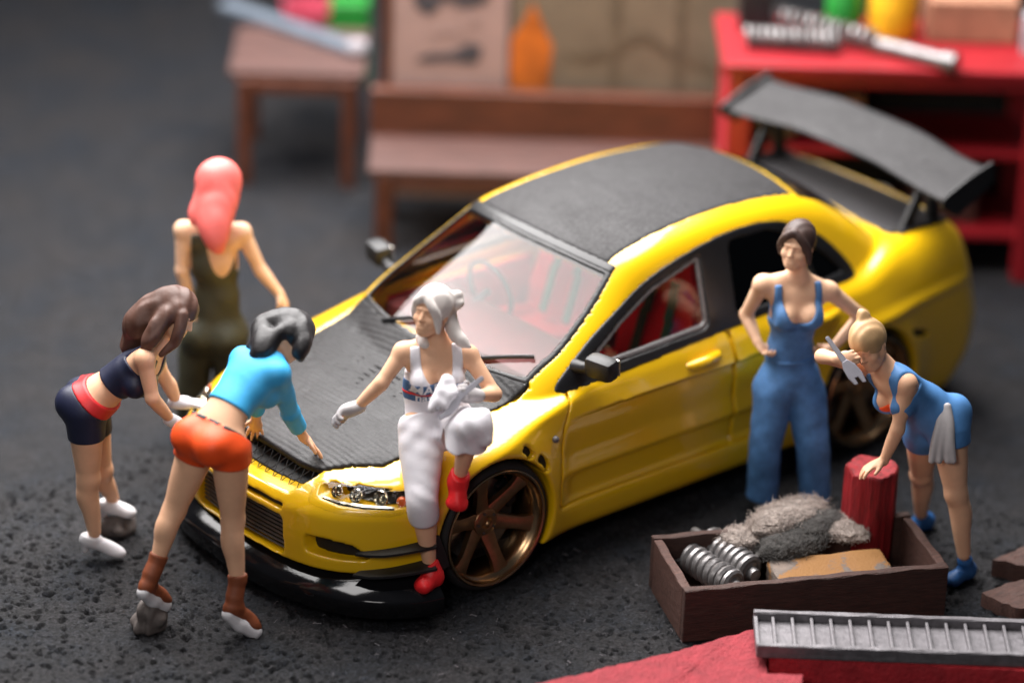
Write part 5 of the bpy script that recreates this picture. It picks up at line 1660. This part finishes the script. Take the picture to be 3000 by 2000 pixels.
def coil_spring(a, c, R, wire, turns, label, rod=True):
    a = Vector(a); c = Vector(c); ax = (c - a); L = ax.length; ax.normalize()
    o = empty("coil_spring", label, "spring", "springs in the crate", loc=a)
    u = ax.cross(Vector((0, 0, 1))).normalized(); w = ax.cross(u)
    b = MB(); n = turns * 14
    pts = []
    for i in range(n + 1):
        t = i / n; q = 2 * math.pi * turns * t
        pts.append(ax * (L * t) + (u * math.cos(q) + w * math.sin(q)) * R)
    b.tube(pts, wire, 8)
    b.build("coil", M['coil'], o, smooth=True)
    if rod:
        b = MB(); b.lathe([(0, -.12), (.022, -.115), (.026, -.10), (.026, -.01), (R * .80, .0), (R * .82, L), (.035, L + .01), (.032, L + .05), (0, L + .055)], (0, 0, 0), ax, 18)
        b.build("damper", M['coil'], o, smooth=True)
    return o
coil_spring((-.805, 1.425, .165), (-.775, 1.785, .165), .060, .0215, 8, "ribbed metal spring nearest the end of the crate, with a rod tip showing")
coil_spring((-.965, 1.395, .185), (-.925, 1.745, .175), .066, .0225, 8, "ribbed metal spring between the other spring and the cork block")
# cork block
ctr = C0 + ux * .83 + uy * .215
bb = MB(); bb.box((0, 0, 0), (.60, .29, .17), bevel=.02)
bmesh.ops.subdivide_edges(bb.bm, edges=[e for e in bb.bm.edges if e.calc_length() > .08], cuts=8, use_grid_fill=True)
for v in bb.bm.verts: v.co += Vector([random.uniform(-.003, .003) for _ in range(3)])
o = bb.build("cork_block", M['block'], None, smooth=True); o.location = (ctr[0], ctr[1], .135); o.rotation_euler = (.02, -.02, ang)
tag(o, "mottled orange cork block lying in the crate beside the springs", "block")
# red log
lx, ly = -1.70, 1.80
o = empty("log", "red painted wooden log standing upright in the crate", "log", loc=(lx, ly, .04))
b = MB()
prof = [(.0, 0), (.128, 0), (.133, .02), (.134, .25), (.132, .485), (.128, .50), (.122, .505), (.055, .498), (.0, .496)]
n = 56
rings = []
for r_, t in prof:
    rr = []
    for k in range(n):
        q = 2 * math.pi * k / n
        g_ = 1 + (.035 * math.sin(q * 7 + 1) + .025 * math.sin(q * 17 + 2) + .02 * math.sin(q * 3)) * (1 if r_ > .1 else .3)
        rr.append(b.bm.verts.new((math.cos(q) * r_ * g_, math.sin(q) * r_ * g_, t + .006 * math.sin(q * 5 + r_ * 40))))
    rings.append(rr)
for p_, q_ in zip(rings, rings[1:]):
    for k in range(n): b.bm.faces.new((p_[k], p_[(k + 1) % n], q_[(k + 1) % n], q_[k]))
M['log_red'] = paint("log_red", (.27, .008, .013), .55, var=.55, vscale=7, bscale=22, bstr=.7, bdist=.014, stretch=(6, 6, .8))
lg = b.build("bark", M['log_red'], o, smooth=True)
# fluff of lint
fl = empty("lint_ball", "tangled ball of grey and beige lint spilling over the back of the crate", "lint", loc=(-1.34, 1.66, .25))
fl.scale = (1.08, 1.0, .80)
def fluff(name, mat, n, c, s, wire, seed, lab=None):
    cu = bpy.data.curves.new(name, 'CURVE'); cu.dimensions = '3D'; cu.bevel_depth = wire; cu.bevel_resolution = 0; cu.resolution_u = 1
    r = np.random.default_rng(seed)
    for _ in range(n):
        d = r.normal(size=3); d /= np.linalg.norm(d); p = np.array(c) + d * np.array(s) * r.uniform(.82, 1.02)
        m = 6; v = np.cross(d, r.normal(size=3)); v /= np.linalg.norm(v); st = r.uniform(.004, .011)
        sp = cu.splines.new('POLY'); sp.points.add(m - 1)
        for k in range(m):
            sp.points[k].co = (*p, 1)
            v = v + r.normal(size=3) * .45 - (p - np.array(c)) / np.array(s) ** 2 * .010; v /= np.linalg.norm(v); p = p + v * st
    cu.materials.append(mat)
    o = bpy.data.objects.new(name, cu); COL.objects.link(o); o.parent = fl; o["kind"] = 'stuff'
    return o
for (nm_, mt_, n_, c_, s_, sd_) in (("pale_fibre", 'fibre_pale', 2600, (.02, -.06, .06), (.25, .13, .085), 1), ("dark_fibre", 'fibre_dark', 2200, (.10, .08, -.01), (.22, .13, .085), 2),
                                   ("pale_fibre", 'fibre_pale', 1200, (-.17, .12, .00), (.11, .17, .06), 3), ("pale_fibre", 'fibre_pale', 700, (.29, -.10, .0), (.12, .11, .07), 4),
                                   ("dark_fibre", 'fibre_dark', 500, (-.05, .04, .03), (.20, .12, .07), 5)):
    fluff(nm_, M[mt_], n_, c_, s_, .0009, sd_)
    core = MB(); bmesh.ops.create_icosphere(core.bm, subdivisions=4, radius=1)
    rr_ = np.random.default_rng(sd_); ds_ = [(rr_.normal(size=3) * (3 + 2 * k), rr_.uniform(0, 6), .12 / (1 + .5 * k)) for k in range(9)]
    for v in core.bm.verts:
        n3 = np.array(v.co[:]); q_ = .86 * (1 + sum(a_ * math.sin(float(d_ @ n3) + p_) for d_, p_, a_ in ds_) * .6)
        v.co = Vector((c_[0] + n3[0] * s_[0] * q_, c_[1] + n3[1] * s_[1] * q_, c_[2] + n3[2] * s_[2] * q_))
    core.build("felt_core", M['felt_pale' if 'pale' in nm_ else 'felt_dark'], fl, smooth=True)

# ---------------------------------------------------------------- red board, ribbed metal strip, wood chips in front
def rough_slab(name, poly, z0, z1, mat, label, cat, amp=.008, step=.03, group=None):
    P = np.array(poly, float); bm = bmesh.new(); out = []
    for i in range(len(P)):
        a, c = P[i], P[(i + 1) % len(P)]; n = max(1, int(np.linalg.norm(c - a) / step))
        for k in range(n): out.append(a + (c - a) * k / n)
    rr = np.random.default_rng(len(out)); out = np.array(out) + rr.normal(size=(len(out), 2)) * amp * .5
    cen = out.mean(0); rings = []
    for f, z in ((1.0, z0), (1.004, (z0 + z1) / 2), (1.0, z1 - .014), (.99, z1 - .003)):
        rings.append([bm.verts.new((*(cen + (p - cen) * f), z + rr.normal() * amp * .25)) for p in out])
    m = 10
    for k in range(1, m):
        f = .99 * (1 - k / m); rings.append([bm.verts.new((*(cen + (p - cen) * f), z1 + rr.normal() * amp * .28)) for p in out])
    c = bm.verts.new((*cen, z1)); n = len(out)
    for a, d in zip(rings, rings[1:]):
        for k in range(n): bm.faces.new((a[k], a[(k + 1) % n], d[(k + 1) % n], d[k]))
    for k in range(n): bm.faces.new((rings[-1][k], rings[-1][(k + 1) % n], c))
    bm.faces.new(rings[0][::-1])
    bmesh.ops.recalc_face_normals(bm, faces=bm.faces)
    me = bpy.data.meshes.new(name); bm.to_mesh(me); bm.free(); me.materials.append(mat)
    me.polygons.foreach_set("use_smooth", np.ones(len(me.polygons), dtype=bool))
    me.set_sharp_from_angle(angle=math.radians(50))
    o = bpy.data.objects.new(name, me); COL.objects.link(o)
    return tag(o, label, cat, group)
rough_slab("red_board", [(.60, 1.885), (-.163, 2.057), (-.60, 2.125), (-.46, 2.36), (-.20, 2.62), (.40, 2.75), (1.0, 2.40)], 0, .14, M['red_board'], "rough red painted board in the near foreground", "board")
rough_slab("red_slab", [(-.60, 2.215), (-1.70, 3.185), (-1.50, 3.42), (-.42, 2.41)], 0, .17, M['red_dark'], "dark red slab under the ribbed metal strip", "slab", amp=.004)
rough_slab("red_chunk", [(-.30, 2.47), (-.46, 2.60), (-.28, 2.75), (-.10, 2.62)], 0, .155, M['red_board'], "small red chunk at the bottom edge, in front of the ribbed strip", "chunk", amp=.005)
# strip
A_ = np.array([-.594, 2.111]); B_ = np.array([-1.575, 2.973]); D_ = np.array([-.379, 2.394])
sx = (B_ - A_); sL = float(np.linalg.norm(sx)); sx /= sL; sy = np.array([-sx[1], sx[0]])
if sy @ (D_ - A_) < 0: sy = -sy
sW = float((D_ - A_) @ sy)
strip = empty("metal_strip", "long grey metal strip with raised rails and cross ribs on the red slab", "metal strip", loc=(A_[0], A_[1], 0), rotz=math.atan2(sx[1], sx[0]))
sf = 1 if sy @ np.array([-sx[1], sx[0]]) > 0 else -1
SL = 1.75
b = MB(); b.box((SL / 2, sf * sW / 2, .184), (SL, sW, .022), bevel=.004); b.build("base_plate", M['strip_metal'], strip)
for yy, w_ in ((.018, .036), (sW - .016, .032)):
    b = MB(); b.box((SL / 2, sf * yy, .215), (SL, w_, .050), bevel=.006)
    bmesh.ops.subdivide_edges(b.bm, edges=[e for e in b.bm.edges if e.calc_length() > .5], cuts=24)
    for v in b.bm.verts: v.co += Vector((0, random.uniform(-.002, .002), random.uniform(-.002, .002)))
    b.build("rail", M['strip_metal'], strip)
b = MB(); b.box((.010, sf * sW / 2, .206), (.02, sW - .072, .036), bevel=.004); b.build("end_bar", M['strip_metal'], strip)
rib0 = None
for k in range(18):
    if rib0 is None:
        b = MB(); b.box((0, 0, 0), (.016, sW - .070, .030), bevel=.004); rib0 = b.build("rib", M['strip_metal'], strip); r_ = rib0
    else:
        r_ = rib0.copy(); COL.objects.link(r_)
    r_.location = (.093 + k * .0925, sf * sW / 2, .209)
rough_slab("wood_chip", [(-1.835, 2.47), (-2.10, 2.50), (-2.22, 2.66), (-2.02, 2.80), (-1.86, 2.70), (-1.84, 2.58)], 0, .075, M['crate_end'], "flat dark brown wood chip on the mat at the right edge, nearer one", "wood chip", group="wood chips")
rough_slab("wood_chip", [(-2.11, 2.30), (-2.40, 2.30), (-2.50, 2.52), (-2.22, 2.52)], 0, .10, M['crate_end'], "thicker dark brown wood chip at the right edge, behind the other chip", "wood chip", group="wood chips")

# ---------------------------------------------------------------- furniture behind the car
ROT = math.radians(139.74)
def local(o, name, c, s, mat, bevel=.008):
    b = MB(); b.box(c, s, bevel=bevel); return b.build(name, mat, o)
st = empty("stool", "brown wooden side table with a blue grey bar on top", "table", loc=(-2.134, -4.144, 0), rotz=ROT)
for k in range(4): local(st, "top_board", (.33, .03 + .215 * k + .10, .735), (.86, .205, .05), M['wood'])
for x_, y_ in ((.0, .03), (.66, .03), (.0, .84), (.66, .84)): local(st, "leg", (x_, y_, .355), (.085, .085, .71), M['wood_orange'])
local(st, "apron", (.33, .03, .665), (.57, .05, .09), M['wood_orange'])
bar = empty("jack_bar", "long blue grey bar with a round knob lying across the side table", "bar", loc=(-2.74, -5.20, .79), rotz=0)
d_ = Vector((-2.918 + 2.74, -3.99 + 5.20, 0)); L_ = d_.length; d_.normalize()
b = MB(); b.box((d_.x * L_ / 2, d_.y * L_ / 2, 0), (L_, .13, .055), Matrix.Rotation(math.atan2(d_.y, d_.x), 4, 'Z'), bevel=.012); b.build("shaft", M['bar_blue'], bar)
b = MB(); b.lathe([(0, .05), (.06, .04), (.075, 0), (.06, -.04), (0, -.05)], (d_.x * L_, d_.y * L_, .02), (0, 0, 1), 20); b.build("knob", M['pale_tin'], bar, smooth=True)

bn = empty("bench", "wide brown wooden bench with a thick backrest beam behind the car", "bench", loc=(-2.16, -2.83, 0), rotz=ROT)
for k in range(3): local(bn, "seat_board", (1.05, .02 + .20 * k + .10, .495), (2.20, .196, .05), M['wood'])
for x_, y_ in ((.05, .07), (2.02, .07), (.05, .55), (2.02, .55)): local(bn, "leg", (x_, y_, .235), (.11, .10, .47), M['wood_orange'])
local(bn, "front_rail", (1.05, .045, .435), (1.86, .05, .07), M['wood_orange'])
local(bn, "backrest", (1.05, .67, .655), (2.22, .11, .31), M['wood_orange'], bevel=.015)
# boards with faded pictures leaning behind the bench
def picture(name, x0, x1, z0, z1, y_, mat, label, cat):
    o = empty(name, label, cat, loc=(-2.16, -2.83, 0), rotz=ROT)
    local(o, "panel", ((x0 + x1) / 2, y_, (z0 + z1) / 2), (x1 - x0, .03, z1 - z0), mat)
    return o
def flat(o, name, pts, y_, mat):
    b = MB(); b.prism(pts, (1, 0, 0), (0, 0, 1), (0, -1, 0), (0, y_, 0), .004); return b.build(name, mat, o)
pb = picture("poster_board", .06, .78, .02, 1.55, .84, M['pale_board'], "pale pink poster board with faded dark smudges, leaning behind the bench", "poster")
for k_, pts_ in enumerate(([(.22, .93), (.42, .94), (.58, .93), (.62, 1.03), (.54, 1.06), (.44, 1.00), (.30, .985)], [(.20, 1.30), (.30, 1.24), (.38, 1.33), (.52, 1.29), (.66, 1.36), (.60, 1.50), (.45, 1.42), (.30, 1.52), (.21, 1.46)],
                          [(.30, 1.10), (.40, 1.12), (.52, 1.10), (.47, 1.14), (.36, 1.15)], [(.52, 1.18), (.60, 1.20), (.58, 1.25), (.52, 1.24)])):
    flat(pb, "smudge", spline(pts_, 4), .822, M['print_dark' if k_ < 2 else 'print_faint'])
local(pb, "frame_post", (.03, .84, .80), (.06, .06, 1.55), M['wood_orange'])
tb = picture("mural_board", .80, 2.28, .02, 1.60, .87, M['tan_board'], "tan mural board with an orange pointed shape and grey lines, behind the bench", "board")
flat(tb, "pointed_shape", [(.80, .70), (1.04, .70), (1.06, 1.05), (.98, 1.22), (.93, 1.33), (.88, 1.22), (.80, 1.08)], .852, M['print_orange'])
for x_ in (1.42, 1.82):
    flat(tb, "painted_line", [(x_, .7), (x_ + .055, .7), (x_ + .055, 1.6), (x_, 1.6)], .852, M['print_grey'])
flat(tb, "painted_line", spline([(1.12, 1.02), (1.22, .96), (1.45, 1.0), (1.60, 1.10), (1.80, 1.0), (2.10, .90), (2.1, .95), (1.80, 1.06), (1.60, 1.16), (1.42, 1.06), (1.22, 1.02)], 4), .851, M['print_grey'])

rc = empty("workbench", "tall red metal workbench with open shelves at the back right", "workbench", loc=(-3.60, -1.30, 0), rotz=ROT)
RW = 1.86
for x_ in (.07, RW):
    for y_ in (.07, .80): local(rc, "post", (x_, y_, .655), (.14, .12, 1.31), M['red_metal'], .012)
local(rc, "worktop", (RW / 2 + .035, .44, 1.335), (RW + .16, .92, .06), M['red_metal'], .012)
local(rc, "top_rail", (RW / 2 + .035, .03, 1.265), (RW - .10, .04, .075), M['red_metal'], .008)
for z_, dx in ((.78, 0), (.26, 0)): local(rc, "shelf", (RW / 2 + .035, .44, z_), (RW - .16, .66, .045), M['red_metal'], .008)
local(rc, "back_panel", (RW / 2 + .035, .83, .66), (RW - .16, .03, 1.26), M['table'], .004)
for x_ in (-.03,): local(rc, "side_panel", (x_ + .06, .44, .66), (.03, .62, 1.26), M['red_dark'], .004)
def rpos(x, y, z):
    c, s = math.cos(ROT), math.sin(ROT)
    return (-3.60 + c * x - s * y, -1.30 + s * x + c * y, z)
def lone(name, lab, cat, prims, loc, mat, smooth=True, group=None, rz=ROT):
    b = MB(); prims(b); o = b.build(name, mat, None, smooth=smooth); o.location = loc; o.rotation_euler = (0, 0, rz)
    return tag(o, lab, cat, group)
# things on the worktop
def spring_rod(loc, rz, L, R, label):
    o = empty("spring_rod", label, "spring", "ribbed rods on the workbench", loc=loc, rotz=rz)
    b = MB(); n = 12 * 12
    b.tube([(L * i / n, R * math.cos(2 * math.pi * 12 * i / n), R * math.sin(2 * math.pi * 12 * i / n)) for i in range(n + 1)], .020, 6); b.build("coil", M['coil'], o, smooth=True)
    return o
spring_rod(rpos(.10, .30, 1.43), ROT - .10, .56, .050, "short ribbed coil lying at the near end of the red worktop")
s2 = spring_rod(rpos(.30, .66, 1.44), ROT - .60, .72, .050, "long ribbed coil with a plain shaft, lying askew across the red worktop")
b = MB(); b.lathe([(0, .70), (.045, .70), (.045, 1.15), (.06, 1.16), (.06, 1.24), (0, 1.24)], (0, 0, -.02), (1, 0, 0), 16); b.build("shaft", M['coil'], s2, smooth=True)
lone("toolbox", "black box at the back corner of the red worktop", "box", lambda b: b.box((0, 0, .16), (.20, .26, .32), bevel=.02), rpos(.18, .68, 1.366), M['black_plastic'], False)
lone("bottle", "green bottle standing behind the coils on the red worktop", "bottle", lambda b: b.lathe([(0, 0), (.11, 0), (.115, .02), (.115, .22), (.06, .30), (.045, .36), (.045, .40), (0, .40)], (0, 0, 0), (0, 0, 1), 20), rpos(.72, .66, 1.366), M['green'])
lone("canister", "yellow canister between the green bottle and the carton", "canister", lambda b: b.lathe([(0, 0), (.145, 0), (.15, .02), (.15, .30), (.14, .32), (.05, .33), (.05, .37), (0, .37)], (0, 0, 0), (0, 0, 1), 24), rpos(1.01, .60, 1.366), M['yellow_can'])
lone("carton", "brown carton at the right of the red worktop", "carton", lambda b: b.box((0, 0, .13), (.54, .34, .26), bevel=.012), rpos(1.48, .64, 1.366), M['carton'], False)
lone("tin", "pale tin at the far right corner of the red worktop", "tin", lambda b: b.lathe([(0, 0), (.10, 0), (.105, .01), (.105, .24), (.09, .25), (0, .25)], (0, 0, 0), (0, 0, 1), 24), rpos(1.86, .34, 1.366), M['pale_tin'])
# things on the shelves
lone("carton", "tan carton on the upper shelf beside the left post", "carton", lambda b: b.box((0, 0, .13), (.24, .30, .26), bevel=.01), rpos(.32, .42, .803), M['tan_board'], False)
lone("carton", "orange carton on the upper shelf behind the rear wing", "carton", lambda b: b.box((0, 0, .12), (.26, .28, .24), bevel=.01), rpos(.72, .50, .803), M['carton'], False)
lone("jar", "white jar on the lower shelf between the wing stands", "jar", lambda b: b.lathe([(0, 0), (.08, 0), (.085, .01), (.085, .18), (.06, .2), (.06, .23), (0, .23)], (0, 0, 0), (0, 0, 1), 20), rpos(.96, .20, .283), M['white_paint'])
lone("tube", "white tube lying on the lower shelf beside the white jar", "tube", lambda b: b.lathe([(0, 0), (.06, 0), (.065, .28), (.02, .34), (0, .34)], (0, 0, .07), (1, 0, 0), 16), rpos(.50, .22, .283), M['pale_tin'])
lone("carton", "dark brown carton on the lower shelf below the rear wing", "carton", lambda b: b.box((0, 0, .12), (.42, .30, .24), bevel=.01), rpos(1.36, .40, .283), M['wood'], False)
# things far behind the side table
def spos(x, y, z):
    c, s = math.cos(ROT), math.sin(ROT)
    return (-2.134 + c * x - s * y, -4.144 + s * x + c * y, z)
lone("bucket", "pink bucket behind the side table", "bucket", lambda b: b.lathe([(0, 0), (.15, 0), (.19, .40), (.20, .41), (.18, .41), (.14, .03), (0, .03)], (0, 0, 0), (0, 0, 1), 24), spos(.36, 1.32, .35), paint("pink_plastic", (.45, .06, .10), .5), True)
lone("crate_box", "green plastic box behind the side table", "box", lambda b: b.box((0, 0, .28), (.26, .26, .56), bevel=.02), spos(.62, 1.10, .34), M['green'], False)

# ---------------------------------------------------------------- hand tools and rags held by the people
def spanner(name, a, c, w, label, adj=True):
    """an adjustable wrench from handle end a to jaw end c"""
    a = Vector(a); c = Vector(c); d = (c - a).normalized(); n = Vector(NEAR); n = (n - d * n.dot(d)).normalized(); s = d.cross(n)
    L = (c - a).length
    o = empty(name, label, "wrench", loc=a)
    R = Matrix((s, d, n)).transposed().to_4x4()
    b = MB()
    b.prism([tuple(p) for p in round_poly([(-w * .34, 0), (-w * .50, L * .55), (w * .50, L * .55), (w * .34, 0)], w * .3)], s, d, n, -n * w * .18, w * .36)
    b.build("handle", M['tool_grey'], o, bevel=.003)
    b = MB()
    jaw = [(x_ * w, y_ * L) for x_, y_ in [(-.5, .5), (-1.15, .64), (-1.28, .82), (-.90, 1.0), (-.34, .97), (-.28, .85), (.26, .84), (.34, .95), (.95, .93), (1.18, .78), (1.0, .61), (.5, .5)]]
    b.prism(jaw, s, d, n, -n * w * .26, w * .52); b.build("jaw", M['tool_grey'], o, bevel=.004)
    return o
JF, JD = JOINTS['F'], JOINTS['D']
fc = np.array(JF['tipR']) + wo(-.005, -.002, .01)
spanner("wrench", fc + wo(-.095, .105, .0), fc + wo(.075, -.13, .03), .030, "grey adjustable wrench gripped at the forehead of the blond person")
gc = np.array(JD['tipL']) + wo(0, 0, .0)
spanner("wrench", gc + wo(.125, .075, .03), gc + wo(-.10, -.105, .05), .034, "grey wrench in the gloved hand of the white haired person")
# rags
def rag(name, pts, widths, th, mat, label, seed):
    g = Grid3(np.min(pts, 0) - .1, np.max(pts, 0) + .1, .006); F = Fld(g)
    for (p, q), (w0, w1) in zip(zip(pts, pts[1:]), zip(widths, widths[1:])):
        F.cone(p, q, w0, w1, .02)
    return g, F
JP = np.array(JF['pelvis']); hipL = np.array(JF['hipL'])
g = Grid3(hipL - .35, hipL + .35, .006); F = Fld(g)
o0 = hipL + np.array(unit(vec(*(np.array(JF['shL']) - np.array(JF['shR']))))) * .0
side = wo(0, 0, 1)
pts = [hipL + wo(-.035, .115, .10), hipL + wo(-.035, .03, .105), hipL + wo(-.045, -.07, .10), hipL + wo(-.045, -.155, .09)]
for dx0, dx1 in ((-.012, -.05), (.006, -.012), (.016, .030), (.022, .058)):
    F.chain([p + SIDE * (dx0 + (dx1 - dx0) * k / 3) for k, p in enumerate(pts)], [.014, .018, .020, .016], .016)
V, Q = surface_nets(F.F, g.lo, g.h); V = relax(V, Q, 1, .4)
tag(mesh_obj("rag", V, Q, M['grey_glove']), "grey rag hanging from the hip of the blond person", "rag")
c = np.array(JD['tipL']); g = Grid3(c - .25, c + .25, .006); F = Fld(g)
for (a, u_, n_, r_) in ((-.045, .050, .035, .040), (-.07, .01, .045, .036), (-.095, -.04, .045, .032), (-.06, -.055, .05, .034), (-.03, .0, .05, .036), (-.115, -.075, .05, .022)):
    F.ball(c + wo(a, u_, n_ - .02), r_, .03)
F.F = F.F + folds(g, .004, 60, 77)
V, Q = surface_nets(F.F, g.lo, g.h); V = relax(V, Q, 1, .4)
tag(mesh_obj("rag", V, Q, M['white_cloth']), "crumpled white rag bunched in the gloved hand of the white haired person", "rag")
